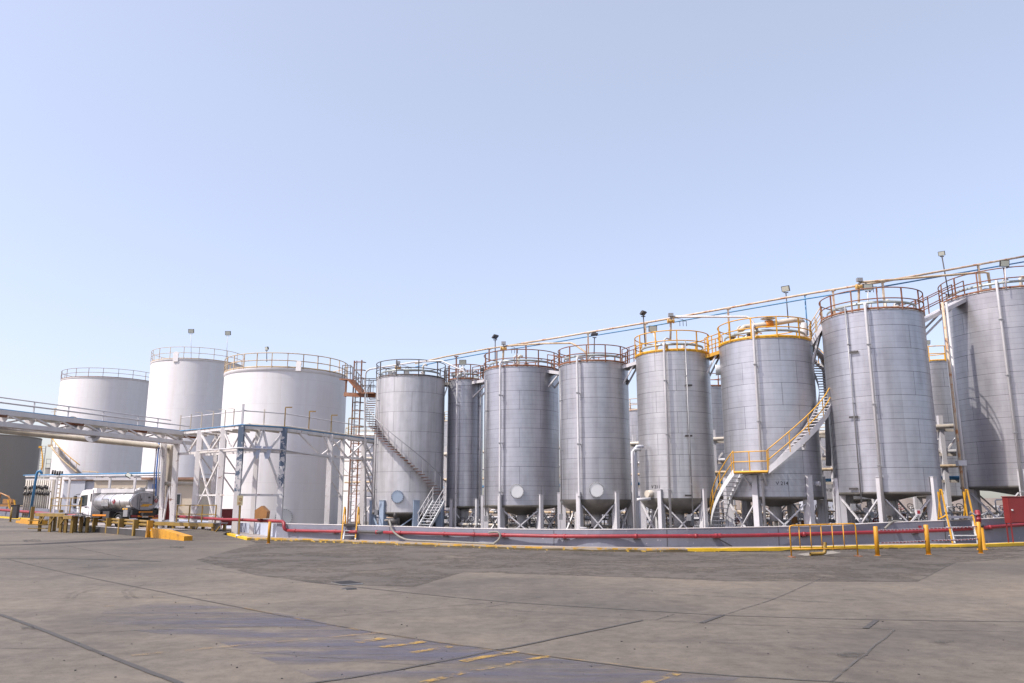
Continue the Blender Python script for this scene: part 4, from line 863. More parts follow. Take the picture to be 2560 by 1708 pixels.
for i in range(NB):
    a = L0.lerp(far, i / NB); b = L0.lerp(far, (i + 1) / NB); c = a.lerp(b, .5)
    bm2(zv(a, zb), zv(a, ZT - .2), .09, .09, 'trestle', 'strut'); bm2(zv(a if i % 2 else b, ZT - .2), zv(b if i % 2 else a, zb + .1), .08, .08, 'trestle', 'brace')
    bm2(zv(a, ZT - .3), zv(a + bo, ZT - .3), .16, .14, 'rustrail' if i % 3 == 0 else 'beige', 'cross_beam'); bm2(zv(a, zb), zv(a + bo, zb), .12, .10, 'white', 'cross_beam')
    bm2(zv(a, ZT - .28), zv(b + bo, ZT - .28), .07, .06, 'beige', 'brace'); bm2(zv(b + bo, ZT - .2), zv(a + bo, zb), .07, .07, 'white', 'brace')
    m = MB(); m.prism([zv(a, ZT - .28) + Vector((-.35, -.07, -.0)), zv(a, ZT - .28) + Vector((.35, -.07, 0)), zv(a, ZT - .6) + Vector((.15, -.07, 0)), zv(a, ZT - .6) + Vector((-.15, -.07, 0))], (0, .02, 0)); m.build('gusset_plate', M['trestle'], tr2)
h1 = at(0, 994, d0.y).z - ZT; h2 = at(0, 1007, d0.y).z - ZT
m = MB(); L1 = L0 + (far - L0) * .05
m.tube([zv(L1, ZT + h1), zv(far, ZT + h1)], .035, 6); m.tube([zv(L1, ZT + h2), zv(far, ZT + h2)], .035, 6); rl = m.build('handrail', M['leg'], tr2)
for px in (394, 343, 257, 169, 82, -20):
    f = min((abs(pxof(L0.lerp(far, k / 200), ZT) - px), k / 200) for k in range(201))[1]; q = L0.lerp(far, f); m = MB(); m.bar(zv(q, ZT), zv(q, ZT + h1), .06); m.build('post', M['leg'], rl)
m = MB(); m.tube([zv(L1 + bo, ZT + h2 * .9), zv(far + bo, ZT + h2 * .9)], .035, 6); m.build('handrail', M['leg'], tr2)
q = MB(); q.tube([zv(L0, ZT + .07) + Vector((0, -.1, 0)), zv(far, ZT + .07) + Vector((0, -.1, 0))], .04, 8); thing1('blue_pipe', q, M['bluepipe'], 'thin blue pipe along the top edge of the long truss bridge', 'pipe')
zp = at(427, 1117, L0.y).z
q = MB(); e = L0 + Vector((-.6, .4, 0)); q.tube([zv(far, zp) + Vector((.2, .5, 0)), zv(e, zp) + Vector((-.3, 0, 0)), zv(e, zp), zv(e, zp - .25), zv(e, 2.4)], .15, 12); thing1('insulated_pipe', q, M['beige'], 'thick beige pipe hanging under the long truss bridge and turning down beside its column', 'pipe')
q = MB(); q.tube([zv(far, zp) + Vector((.5, .9, .1)), zv(e, zp + .1) + Vector((-.3, .6, 0))], .09, 10); thing1('insulated_pipe', q, M['galv'], 'slimmer pale pipe running behind the thick one under the truss bridge', 'pipe')
for pxx, yy, pr in ((238, 1085, .62), (180, 1058, .5)):
    f = min((abs(pxof(L0.lerp(far, k / 200), ZT) - pxx), k / 200) for k in range(201))[1]; q = L0.lerp(far, f); zc = at(pxx, yy, q.y).z; cc = zv(q, zc) + Vector((0, -.16, 0))
    if pxx > 200:
        s = root('round_sign', tuple(cc), 'round pale blue sign with lines of lettering fixed to the truss bridge', 'sign'); m = MB(); m.tube([cc + Vector((0, .03, 0)), cc], pr * .8, 28); m.build('plate', M['shed'], s)
        vs, fs = text_mesh('NO ENTRY', .13); m = MB()
        for k, w_ in ((.22, .5), (.08, .75), (-.06, .8), (-.20, .45)): m.box(cc + Vector((0, -.006, k)), (w_, .008, .06))
        m.build('lettering', M['steelgrey'], s)
    else: m = MB(); m.tube([cc + Vector((0, .25, 0)), cc + Vector((0, .22, 0))], pr * .8, 28); thing1('round_plate', m, M['steelgrey'], 'dark round plate half hidden behind the truss bridge chord', 'sign')
# columns at the corner where the bridge meets the trestle
rt = root('bridge_pier', (NP[0].x, NP[0].y, 0), 'paired tall white steel columns with peeling paint carrying the end of the truss bridge', 'pier')
cA = gnd(428, 1312); cB = gnd(398, 1308)
for (px0, px1, w) in ((432, 443, .30), (404, 412, .24)):
    m = MB(); Y = L0.y - .2; p = at(px1, 1085, Y); b = at(px0, 1300, Y); m.bar(Vector((b.x, b.y, .2)), Vector((p.x, p.y, ZT)), w, .3, up=(0, 1, 0)); m.build('column', M['trestle'], rt)
m = MB(); p = at(420, 1120, L0.y + .6); m.bar(Vector((p.x, p.y, .2)), Vector((p.x, p.y, zp)), .38, .2, up=(0, 1, 0)); m.build('duct_column', M['beige'], rt)
m = MB(); a, b = at(405, 1209, L0.y - .1), at(490, 1210, L0.y + .4); m.tube([a, b], .13, 10); m.build('cross_pipe', M['beige'], rt)
m = MB(); a = at(423, 1215, L0.y - .3); m.bar(a, at(408, 1300, L0.y - .3), .09); m.bar(a, at(428, 1300, L0.y - .3), .09); m.build('brace', M['trestle'], rt)
for k, (px, mt) in enumerate(((394, 'steelgrey'), (399, 'signblue'), (404, 'galv'))):
    q = MB(); p = at(px, 1090, L0.y - .6); q.tube([p, Vector((p.x, p.y, at(px, 1180, p.y).z)), Vector((p.x + .1, p.y, at(px, 1240, p.y).z))], .045, 6); thing1('service_pipe', q, M[mt], ('grey', 'dark blue', 'pale')[k] + ' thin pipe dropping beside the bridge pier above the truck', 'pipe', 'thin pipes dropping beside the pier')
q = MB(); q.tube([at(388, 1300, 60), at(388, 1262, 60), at(379, 1200, 60)], .03, 6)
# ================================================================ LEFT YARD: buildings, manifold, truck, platforms
def pbox(name, px0, px1, Y, z0, z1, depth, mat, parent, rz=0.0):
    a = at(px0, 1250, Y); b = at(px1, 1250, Y); m = MB(); m.box(((a.x + b.x) / 2, Y + depth / 2, (z0 + z1) / 2), (b.x - a.x, depth, z1 - z0), rz=rz); return m.build(name, M[mat], parent)
Y = 78
rt = root('control_cabin', tuple(at(425, 1262, Y) * 1), 'beige cabin with an orange brown roof edge and windows behind the bridge pier', 'building'); rt.location.z = 0; ORI[rt.name] = Vector(rt.location)
zt_ = at(425, 1200, Y).z
pbox('wall', 366, 411, Y + .1, 0, zt_, 4, 'shed', rt); w = pbox('wall', 411.4, 489, Y, 0, zt_, 4, 'beigewall', rt)
m = MB(); a = at(355, 1250, Y); b = at(493, 1250, Y); m.box(((a.x + b.x) / 2, Y + 1.8, zt_ + .12), (b.x - a.x, 4.8, .22)); m.build('roof', M['roofedge'], rt)
for (x0, x1, y0, y1) in ((441, 451, 1236, 1261), (391, 397, 1236, 1258), (400, 408, 1236, 1258)):
    p = at(x0, y1, Y - .04); q = at(x1, y0, Y - .04); f = MB(); f.box(((p.x + q.x) / 2, Y - .02, (p.z + q.z) / 2), (q.x - p.x + .16, .06, q.z - p.z + .16)); fr = f.build('window', M['white'], rt)
    g = MB(); g.box(((p.x + q.x) / 2, Y - .06, (p.z + q.z) / 2), (q.x - p.x, .03, q.z - p.z)); g.build('pane', M['glass'], fr)
m = MB(); p = at(385, 1216, Y - .1); m.box(p, (.28, .03, .42)); s = tag(m.build('blue_sign', M['signblue']), 'small blue safety sign on the grey cabin wall above the truck tail', 'sign')
m = MB(); m.box(p + Vector((0, -.02, .32)), (.28, .02, .16)); m.box(p + Vector((0, -.02, -.02)), (.10, .02, .2)); m.build('symbol', M['white'], s)
# sheds
Y = 108
rt = root('white_shed', tuple(at(182, 1262, Y)), 'pale blank shed beside the truck cab', 'building'); rt.location.z = 0; ORI[rt.name] = Vector(rt.location)
z1_ = at(182, 1201, Y).z; pbox('wall', 155, 208.5, Y, 0, z1_, 4, 'shed', rt); pbox('side_panel', 210, 238, Y + .3, 0, at(225, 1203, Y).z, 3.5, 'shed', rt)
pbox('roof', 153, 240, Y - .15, z1_, z1_ + .1, 4.4, 'roofedge', rt)
rt = root('low_white_building', tuple(at(280, 1262, 97)), 'long low cream building with a parapet behind the tanker truck', 'building'); rt.location.z = 0; ORI[rt.name] = Vector(rt.location)
z1_ = at(280, 1201, 97).z; pbox('wall', 232, 362, 97, 0, z1_, 5, 'beigewall', rt); pbox('parapet', 228, 364, 96.8, z1_, z1_ + .3, 5.4, 'white', rt)
p = at(252, 1222, 96.9); m = MB(); m.box(p, (1.3, .1, .12)); m.build('lintel', M['dark'], rt)
# pipe line with blue top over the sheds, with T posts
rky = lambda px: 1 / (1 / 118 + (px - 50) * (1 / 74 - 1 / 118) / 358)
zrk = lambda px: at(px, 1191 - (px - 50) * .014, rky(px)).z
rkp = lambda px, z: (lambda d: Vector((d.x * rky(px) / d.y, rky(px), z)))(ray(px, 1262))
rt = root('pipe_rack', tuple(at(230, 1262, 90)), 'low pipe rack with blue and white pipe running above the sheds to the bridge pier', 'pipe rack'); rt.location.z = 0; ORI[rt.name] = Vector(rt.location)
m = MB(); m.tube([rkp(x, zrk(x) + .14) for x in (50, 140, 230, 320, 408)], .08, 8); m.build('blue_pipe', M['bluepipe'], rt)
m = MB(); m.tube([rkp(x, zrk(x) - .04) for x in (56, 140, 230, 320, 408)], .11, 8); m.build('white_pipe', M['galv'], rt)
for px in (269, 332, 136, 168):
    zb_ = zrk(px) - .1; p = rkp(px, 0); m = MB(); m.box((p.x, p.y, (zb_ - .12) / 2), (.2, .2, zb_ - .12)); m.box((p.x, p.y, zb_ - .14), (1.1, .2, .12)); m.build('post', M['white'], rt)
zb_ = zrk(90); p = rkp(90, 0) + Vector((0, -.5, 0)); q = rkp(84, 0) + Vector((0, -.6, 0)); m = MB(); m.tube([zv(p + Vector((.6, 0, 0)), zb_ + .3), zv(p + Vector((.3, 0, 0)), zb_ + .7), zv(p, zb_ + .55), zv(p + Vector((-.1, 0, 0)), zb_ + .2), zv(q, 0)], .16, 8); m.build('blue_post', M['bluepipe'], rt)
m = MB(); c = at(322, 1189, rky(322) - .5); Mx = Matrix.Rotation(.5, 3, 'Y') @ Matrix.Rotation(-.4, 3, 'X'); m.box(c, (.55, .26, .4), M=Mx); fl = tag(m.build('lamp', M['dark']), 'small dark floodlight clamped to the low pipe rack above the truck', 'lamp'); m = MB(); m.box(c + Mx @ Vector((0, -.12, 0)), (.45, .04, .32), M=Mx); m.build('lens', M['lampglass'], fl)
# pump manifold
Y = 122
rt = root('valve_manifold', tuple(at(98, 1262, Y)), 'beige manifold of upright pipes with two rows of dark valves left of the shed', 'manifold'); rt.location.z = 0; ORI[rt.name] = Vector(rt.location)
rnd = random.Random(4); ztop = at(98, 1199, Y).z; zr1 = at(98, 1219, Y).z; zr2 = at(98, 1234, Y).z
for i in range(12):
    px = 64 + i * 5.4; x = at(px, 1230, Y).x; m = MB(); m.tube([(x, Y, .05), (x, Y, ztop - .1)], .12, 8); m.build('pipe', M['beige'], rt)
    for zz in (zr1, zr2):
        if rnd.random() < .85:
            c = Vector((x + rnd.uniform(-.05, .2), Y - .22, zz + rnd.uniform(-.12, .12))); m = MB(); m.tube([c + Vector((0, 0, -.24)), c + Vector((0, 0, .24))], .17, 10); m.tube([c, c + Vector((0, -.25, 0))], .03, 6); m.tube([c + Vector((.2 * math.cos(k), -.25, .2 * math.sin(k))) for k in [j * math.pi / 4 for j in range(8)]], .02, 5, closed=True); m.build('valve', M['dark'], rt)
for zz, mt in ((ztop, 'white'), (zr1 - .6, 'beige'), (.5, 'beige')):
    m = MB(); m.bar((at(60, 1230, Y).x, Y + .15, zz), (at(137, 1230, Y).x, Y + .15, zz), .2, .24); m.build('header', M[mt], rt)
m = MB(); m.box((at(133, 1230, Y).x, Y, ztop / 2), (.4, .4, ztop)); m.build('column', M['beige'], rt)
# access ladder tower next to the manifold
rt = root('access_tower', tuple(at(144, 1262, 114)), 'thin cream ladder frame between the manifold and the pale shed', 'ladder'); rt.location.z = 0; ORI[rt.name] = Vector(rt.location)
xa, xb = at(140, 1230, 114).x, at(150, 1230, 114).x
for x in (xa, xb): m = MB(); m.bar((x, 114, 0), (x, 114, at(144, 1185, 114).z), .14); m.build('rail', M['creamrail'], rt)
for k in range(10): z = .5 + k * .6; m = MB(); m.bar((xa, 114, z), (xb, 114, z), .1); m.build('rung', M['dullyellow'], rt)
# valve cluster on the rack
c = at(143, 1185, rky(143)); rt = root('valve_cluster', tuple(c), 'cluster of small dark valves on top of the low pipe rack near the manifold', 'valve')
for k in range(5): q = c + Vector((-.6 + k * .3, 0, rnd.uniform(-.05, .2))); m = MB(); m.tube([q + Vector((0, 0, -.2)), q + Vector((0, 0, .35))], .12, 8); m.tube([q + Vector((-.1, 0, .22)), q + Vector((.1, 0, .22))], .025, 6); m.build('valve', M['dark'], rt)
# ladder beside the grey tank
rt = root('lattice_mast', tuple(at(100, 1262, 150)), 'tall dark caged ladder against the sky beside the dark grey tank', 'ladder'); rt.location.z = 0; ORI[rt.name] = Vector(rt.location)
zt2 = at(100, 1115, 150).z
for px in (92, 105): p = at(px, 1190, 150); m = MB(); m.bar((p.x, 150, 0), (p.x + .1, 150, zt2), .12); m.build('upright', M['steelgrey'], rt)
xa, xb = at(92, 1190, 150).x, at(105, 1190, 150).x
m = MB(); k = 0
while k * .45 < zt2: m.bar((xa, 150, k * .45), (xb, 150, k * .45), .06); k += 1
m.build('rung', M['steelgrey'], rt)
m = MB(); m.tube([at(103, 1116, 149), at(107, 1150, 149), at(106, 1168, 149), at(102, 1178, 149)], .12, 8); m.build('hose', M['yellow'], rt)
m = MB(); m.box(at(101, 1118, 148.8), (.5, .3, .35)); m.build('winch', M['yellow'], rt)
# stair on the far white tank
t = W1
zs0 = at(118 + 26, 1085, t.Y - 2).z
def wstair():
    p0 = at(147, 1118, t.Y - t.R * .75); p1 = at(206, 1186, t.Y - t.R - .7)
    rt = root('flank_stair', tuple(p1), 'yellow and white stair descending the flank of the white tank with the rusty rail', 'stair'); d0 = ang(t, 147, 1118); d1 = ang(t, 206, 1186)
    n = 22; z0 = zf(t, 147, 1118, d0); z1 = zf(t, 206, 1186, d1); 
    for i in range(n): f = (i + .5) / n; m = MB(); dm = d0 + (d1 - d0) * f; z = z0 + (z1 - z0) * f; m.bar(P(t, dm, t.R, z), P(t, dm, t.R + 1.2, z), .4, .07); m.build('tread', M['steelgrey'], rt)
    for r, mt in ((t.R + 1.22, 'yellow'), (t.R + 1.22, 'creamrail')):
        m = MB(); h = 1.5 if mt == 'yellow' else 0; m.tube(arc(t, d0, d1, r, lambda f: z0 + (z1 - z0) * f + h, 3), .08 if h else .16, 6); m.build('handrail' if h else 'stringer', M[mt], rt)
    for i in range(0, n, 4): f = i / n; dm = d0 + (d1 - d0) * f; z = z0 + (z1 - z0) * f; m = MB(); m.bar(P(t, dm, t.R + 1.22, z), P(t, dm, t.R + 1.22, z + 1.5), .08); m.build('post', M['creamrail'], rt)
    # landing rail to the right
    m = MB(); a = at(206, 1178, t.Y - t.R - 1); b = at(243, 1180, t.Y - t.R - 1.2); c_ = at(258, 1196, t.Y - t.R - 1.2); m.tube([a, b, c_], .07, 6); m.tube([b, b - Vector((0, 0, 1.5))], .07, 6); m.build('landing_rail', M['creamrail'], rt)
wstair()
rt = root('ladder_cage', tuple(at(134, 1110, t.Y - 1)), 'cream caged ladder platform on the edge of the white tank with the rusty rail', 'ladder')
for px in (128, 143): p = at(px, 1110, t.Y - 1.2); m = MB(); m.bar(zv(p, at(px, 1115, p.y).z), zv(p, at(px, 1020, p.y).z), .14); m.build('upright', M['creamrail'], rt)
for k in range(12): y = 1022 + k * 8.2; a, b = at(127, y, t.Y - 1.2), at(143, y - 1, t.Y - 1.2); m = MB(); m.bar(a, b, .07); m.build('rung', M['yellow'] if k % 3 == 0 else M['creamrail'], rt)
m = MB(); p = at(134, 1115, t.Y - 1.2); m.box(p, (1.5, 1.2, .4)); m.bar(p, p + Vector((.8, .5, -1.4)), .15); m.build('platform', M['creamrail'], rt)

# weighbridge slab, ramp, guard rail, platforms
wa = gnd(150, 1322); wb = gnd(379, 1344); u = (wb - wa).normalized(); nrm = Vector((-u.y, u.x, 0))
if nrm.y < 0: nrm = -nrm
m = MB(); HB = .40; pts = [wa, wb, wb + nrm * 5.2, wa + nrm * 5.2]; m.prism([Vector((p.x, p.y, 0)) for p in pts], (0, 0, HB)); wbm = tag(m.build('weighbridge', M['side']), 'raised concrete weighbridge deck under the tanker truck with a dark side', 'weighbridge')
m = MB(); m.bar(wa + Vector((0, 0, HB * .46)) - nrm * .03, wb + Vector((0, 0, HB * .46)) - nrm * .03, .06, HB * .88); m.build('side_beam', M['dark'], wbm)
m = MB(); m.bar(wa + Vector((0, 0, HB + .01)) - nrm * .03, wb + Vector((0, 0, HB + .01)) - nrm * .03, .08, .03); m.build('edge_angle', M['leg'], wbm)
# ramp down
c5_ = wb + nrm * 5.2; be = gnd(*a3(880, 1325)); rampv = [zv(wb + nrm * .2, HB), zv(c5_, HB)] + [zv(p, max(.004, p.z)) for p in kc] + [zv(be, .005)]
ctr = sum(rampv, Vector()) / len(rampv); ctr.z = .19; m = MB(); nr = len(rampv); m.add(rampv + [ctr], [(i_, (i_ + 1) % nr, nr) for i_ in range(nr)]); structure('ramp', m, M['asphalt'])
# yellow ramp block
f0, f1, f2 = gnd(*a3(98, 1283)), gnd(*a3(780, 1352)), gnd(*a3(878, 1322)); hh = at(a3(130, 1105)[0], a3(130, 1105)[1], f0.y).z; hh1 = at(a3(820, 1255)[0], a3(820, 1255)[1], f1.y + .3).z
m = MB(); off = nrm * .45
bk0, bk1 = f0 + off, f1 + off
midA = f0.lerp(f1, .42); midB = bk0.lerp(bk1, .42)
vs = [zv(f0, 0), zv(midA, 0), zv(f1, 0), zv(bk0, 0), zv(midB, 0), zv(bk1, 0), zv(f0, hh), zv(midA, hh * .93), zv(f1, max(.18, hh1)), zv(bk0, hh), zv(midB, hh * .93), zv(bk1, max(.18, hh1))]
m.add(vs, [(0, 1, 7, 6), (1, 2, 8, 7), (3, 9, 10, 4), (4, 10, 11, 5), (6, 7, 10, 9), (7, 8, 11, 10), (0, 6, 9, 3), (2, 8, 11, 5), (3, 4, 1, 0), (4, 5, 2, 1)]); tag(m.build('ramp_guard', M['bollard']), 'tapered yellow concrete guard block at the foot of the weighbridge ramp', 'concrete block')
# left yellow block
g0, g1 = gnd(*a1(305, 1312)), gnd(*a1(740, 1362)); m = MB(); hgt = at(a1(400, 1222)[0], a1(400, 1222)[1], g0.y).z
m.prism([zv(g0, 0), zv(g1, 0), zv(g1, hgt), zv(g0.lerp(g1, .22), hgt), zv(g0.lerp(g1, .20), hgt * .5), zv(g0, hgt * .5)], nrm * .8); tag(m.build('yellow_block', M['bollard']), 'low yellow concrete block at the far end of the guard rail', 'concrete block')
# guard rail posts and beams
GP = [(80.5, 1312, 1267), (151, 1320, 1275), (205.5, 1327, 1291), (239, 1330.5, 1292), (273, 1333, 1295), (304, 1336, 1297), (341, 1340, 1299), (376, 1343.5, 1301)]
rt = root('guard_rail', tuple(gnd(205, 1327)), 'dull yellow guard rail on square posts along the weighbridge', 'guard rail'); PG = []
for i, (px, yb, yt) in enumerate(GP):
    g = gnd(px, yb) - nrm * .10; h = at(px, yt, g.y).z; PG.append((g, h)); w = .30; m = MB(); Mx = Matrix((u, nrm, Vector((0, 0, 1)))).transposed()
    m.box((g.x, g.y, h / 2), (w * .9, w, h), M=Mx); m.build('post', M['bollard'] if i == 7 else M['dullyellow'], rt)
for (ga, ha), (gb_, hb) in zip(PG[2:], PG[3:]):
    for z in (.30, .10):
        m = MB(); m.tube([zv(ga + nrm * .2, ha - z), zv(gb_ + nrm * .2, hb - z)], .085, 8); m.build('rail_beam', M['dullyellow'], rt)
def platform(label, deck, posts, rails, yb, railm, name='loading_platform', depth=1.3, steps=None, brk=True):
    (x0, y0), (x1, y1), Y0, Y1 = deck; A = at(x0, y0, Y0); B = at(x1, y1, Y1); z = (A.z + B.z) / 2; d = (B - A); d.z = 0; d.normalize(); n_ = Vector((-d.y, d.x, 0)); n_ = n_ if n_.y > 0 else -n_
    rt = root(name, (A.x, A.y, 0), label, 'platform', 'yellow access platforms beside the weighbridge'); m = MB(); m.prism([zv(A, z - .06), zv(B, z - .06), zv(B + n_ * depth, z - .06), zv(A + n_ * depth, z - .06)], (0, 0, .06)); m.build('deck', M['steelgrey'], rt)
    m = MB(); m.bar(zv(A, z - .14), zv(B, z - .14), .08, .22); m.build('edge_beam', M[railm], rt)
    for f in posts:
        p = A.lerp(B, f)
        for k in (.1, depth - .1): m = MB(); m.bar(zv(p + n_ * k, 0), zv(p + n_ * k, z - .1), .17); m.build('leg', M[railm], rt)
        if brk: m = MB(); m.bar(zv(p + d * .1, z - .8), zv(p + d * .85, z - .2), .07); m.build('brace', M[railm], rt)
    for k in rails:
        m = MB(); q = n_ * k; a_ = zv(A + q, z); b_ = zv(B + q, z)
        for h in (1.05, .5): m.bar(a_ + Vector((0, 0, h)), b_ + Vector((0, 0, h)), .055)
        rl = m.build('railing', M[railm], rt)
        for f in (0, .33, .66, 1): p = a_.lerp(b_, f); m = MB(); m.bar(p, p + Vector((0, 0, 1.05)), .065); m.build('post', M[railm], rl)
    return rt
platform('yellow access platform with rails and steps near the manifold', (a1(700, 1105), a1(1280, 1130), 60, 57), (.15, .5, .85), (1.0,), 0, 'dullyellow', depth=1.2)
platform('low yellow deck without rails just beside the stepped platform', (a1(1250, 1160), a1(1420, 1168), 57, 56), (.2, .9), (), 0, 'dullyellow', depth=1.2, brk=False)
platform('dark bench like deck behind the truck tail', ((383, 1303), (437, 1305), 54, 52.5), (.1, .9), (), 0, 'dullyellow', depth=1.1, brk=False)
platform('yellow railed platform in front of the beige cabin', ((437, 1305), (534, 1307.5), 52.5, 50), (.42, .96), (.1,), 0, 'dullyellow', depth=1.0)
rt = root('platform_steps', tuple(gnd(92, 1310)), 'small yellow steps at the end of the stepped platform', 'steps')
for k in range(3): p = at(96 , 1312 - k * 8 - 2, 59.5); m = MB(); m.box((p.x, p.y, .22 + k * .28), (1.3, .3, .06)); m.build('tread', M['dullyellow'], rt)
# posts and bits at the far left
g = gnd(25.5, 1305); m = MB(); m.tube([zv(g, 0), zv(g, at(26, 1268, g.y).z)], .10, 10); m.tube([zv(g, 0), zv(g, .05)], .2, 10); tag(m.build('bollard', M['dullyellow']), 'dull olive bollard before a black bin at the far end of the yard', 'bollard', 'bollards')
g = gnd(31, 1299); m = MB(); m.box((g.x, g.y + .3, 1.0), (.85, .6, 1.7)); m.box((g.x, g.y + .3, 1.87), (.95, .7, .06)); tag(m.build('black_bin', M['dark']), 'black upright bin against the far low wall', 'bin')
rt = root('wall_stile', tuple(gnd(33, 1292)), 'small yellow railed stile behind the black bin', 'steps')
for px in (27, 42):
    p = at(px, 1250, 126); m = MB(); m.bar(zv(p, at(px, 1272, 126).z), zv(p + Vector((-.4, 0, 0)), at(px, 1250, 126).z), .2); m.build('rail', M['yellow'], rt)
m = MB(); a_ = at(38, 1264, 126); b_ = at(60, 1265, 126); m.bar(a_, b_, .1); m.bar(a_ + Vector((0, 0, -.35)), b_ + Vector((0, 0, -.35)), .1); m.build('landing', M['creamrail'], rt)
m = MB(); c = at(14, 1252, 142); m.tube([c + Vector((-1.3, 0, -.8)), c + Vector((-1, 0, 1.3)), c + Vector((.4, 0, .7)), c + Vector((1.3, 0, -.5))], .16, 6); m.box(c + Vector((0, .2, -.8)), (3.0, .8, .4)); m.box(c + Vector((.4, .1, -.1)), (1.5, .7, .8)); tag(m.build('pump_skid', M['brown']), 'orange and yellow pump skid before the dark grey tank', 'pump')

# ---------------------------------------------------------------- tanker truck
tb = gnd(363, 1262 + 1.5 * 2000 / 56.5); 
TR = Vector((at(363, 1319, 56.0).x, 56.0, HB)); hd = R_(57)
rt = root('tanker_truck', tuple(TR), 'small white cab tanker truck with a polished oval tank parked on the weighbridge', 'truck', rz=hd)
def L(mb, name, mat, par=None): return mb.build(name, M[mat], par or rt, local=True)
# local: x right, y forward (towards the cab), origin on the ground under the rear
def oval(y0, y1, cz, ax, az, n=36, taper=0.0):
    m = MB(); ys = [y0, y0 + .04, y0 + .12, y1 - .12, y1 - .04, y1]; sc = [.86, .95, 1, 1, .95, .86]; vs = []
    for y, s in zip(ys, sc): vs += [(ax * s * math.sin(2 * math.pi * j / n), y, cz + az * s * math.cos(2 * math.pi * j / n)) for j in range(n)]
    fs = []; uvs = []
    for i in range(len(ys) - 1):
        for j in range(n):
            fs.append((i * n + j, i * n + (j + 1) % n, (i + 1) * n + (j + 1) % n, (i + 1) * n + j)); uvs.append(((ys[i], j * .1), (ys[i], j * .1 + .1), (ys[i + 1], j * .1 + .1), (ys[i + 1], j * .1)))
    fs.append(tuple(range(n))); uvs.append([(vs[j][0], vs[j][2]) for j in range(n)]); fs.append(tuple(range((len(ys) - 1) * n, len(ys) * n))[::-1]); uvs.append([(vs[j][0], vs[j][2]) for j in range(n)][::-1])
    m.add(vs, fs, True, uvs); return m
tank = L(oval(.35, 4.75, 1.72, 1.12, .68), 'tank_body', 'chrome')
n = 36; m = MB(); m.prism([(1.12 * .9 * math.sin(2 * math.pi * j / n), .345, 1.72 + .68 * .9 * math.cos(2 * math.pi * j / n)) for j in range(n)], (0, -.05, 0)); L(m, 'end_cap', 'endcap', tank)
m = MB()
for y in (.35, 1.5, 2.6, 3.7, 4.75):
    n = 36; m.tube([(1.13 * math.sin(2 * math.pi * j / n), y, 1.72 + .69 * math.cos(2 * math.pi * j / n)) for j in range(n)], .018, 5, closed=True)
L(m, 'band', 'steelgrey', tank)
m = MB(); m.box((0, 2.4, 2.34), (1.5, 4.0, .16)); m.box((-.78, 2.4, 2.44), (.05, 4.0, .26)); m.box((.78, 2.4, 2.44), (.05, 4.0, .26)); L(m, 'walkway', 'galv')
for y in (.9, 2.4, 3.5): m = MB(); m.tube([(0, y, 2.4), (0, y, 2.6)], .3, 16); m.tube([(0, y, 2.6), (0, y, 2.66)], .2, 14); m.tube([(.2, y, 2.6), (.34, y, 2.7)], .05, 6); L(m, 'hatch', 'beige' if y != .9 else 'steelgrey')
m = MB(); m.box((0, 2.4, .86), (.85, 5.4, .22)); m.box((0, 2.5, 1.06), (1.2, 4.2, .14)); L(m, 'chassis', 'black')
m = MB(); m.box((0, .12, .72), (2.3, .12, .22)); m.box((0, .4, .9), (1.9, .5, .5)); m.box((1.0, .35, 1.05), (.3, .4, .4)); L(m, 'rear_frame', 'black')
for x in (-.86, .86):
    m = MB(); m.box((x, .045, .74), (.42, .05, .14)); L(m, 'rear_light', 'darkred'); 
m = MB(); m.box((0, .05, .74), (1.2, .03, .12)); m.box((0, .1, 1.0), (1.0, .04, .12)); m.box((.75, .045, .58), (.5, .03, .10)); L(m, 'reflector_strip', 'orange')
m = MB(); m.box((-.05, .03, .72), (.44, .02, .16)); L(m, 'number_plate', 'white')
m = MB(); m.box((0, .27, 1.42), (.62, .015, .09)); m.box((.18, .27, 1.5), (.7, .015, .08)); L(m, 'warning_strip', 'yellow', tank)
m = MB(); m.box((-.52, .26, 1.75), (.04, .06, 1.1)); m.box((-.36, .26, 1.75), (.04, .06, 1.1))
for k in range(4): m.box((-.44, .26, 1.35 + k * .25), (.2, .04, .03))
L(m, 'rear_ladder', 'steelgrey')
m = MB(); m.box((.62, .26, 1.9), (.05, .05, .8)); m.box((-.05, .27, 1.62), (.7, .03, .03)); m.box((-.3, .26, 1.85), (.1, .05, .14)); m.box((.3, .26, 2.0), (.12, .05, .1)); L(m, 'tail_fittings', 'dark', tank)
def diamond(c, ux, s, par):
    c = Vector(c); ux = Vector(ux).normalized(); nn = ux.cross(Vector((0, 0, 1))).normalized(); m = MB(); m.prism([c + ux * s, c + Vector((0, 0, s)), c - ux * s, c - Vector((0, 0, s))], nn * .012); d = L(m, 'hazard_placard', 'red', par)
    m = MB(); m.box(c + nn * .016 + Vector((0, 0, -.02)), (.05 * abs(ux.x) + .14 * abs(ux.x), .14 * abs(ux.y) + .005, .025)); m.box(c + nn * .016 + Vector((0, 0, .08)), (.05, .05 * abs(ux.y) + .004, .07)); L(m, 'symbol', 'white', d)
diamond((.82, .26, 1.78), (1, 0, 0), .17, tank)
diamond((-1.13, 2.15, 1.72), (0, -1, 0), .19, tank)
m = MB(); m.box((-1.125, 3.25, 1.66), (.02, .85, .50)); lb = L(m, 'dark_panel', 'steelgrey', tank)
vs, fs = text_mesh('PETRO', .27, .006); m = MB(); m.add([(-1.145 - v.z, 3.25 - v.x, 1.72 + v.y) for v in vs], fs); L(m, 'lettering', 'white', tank)
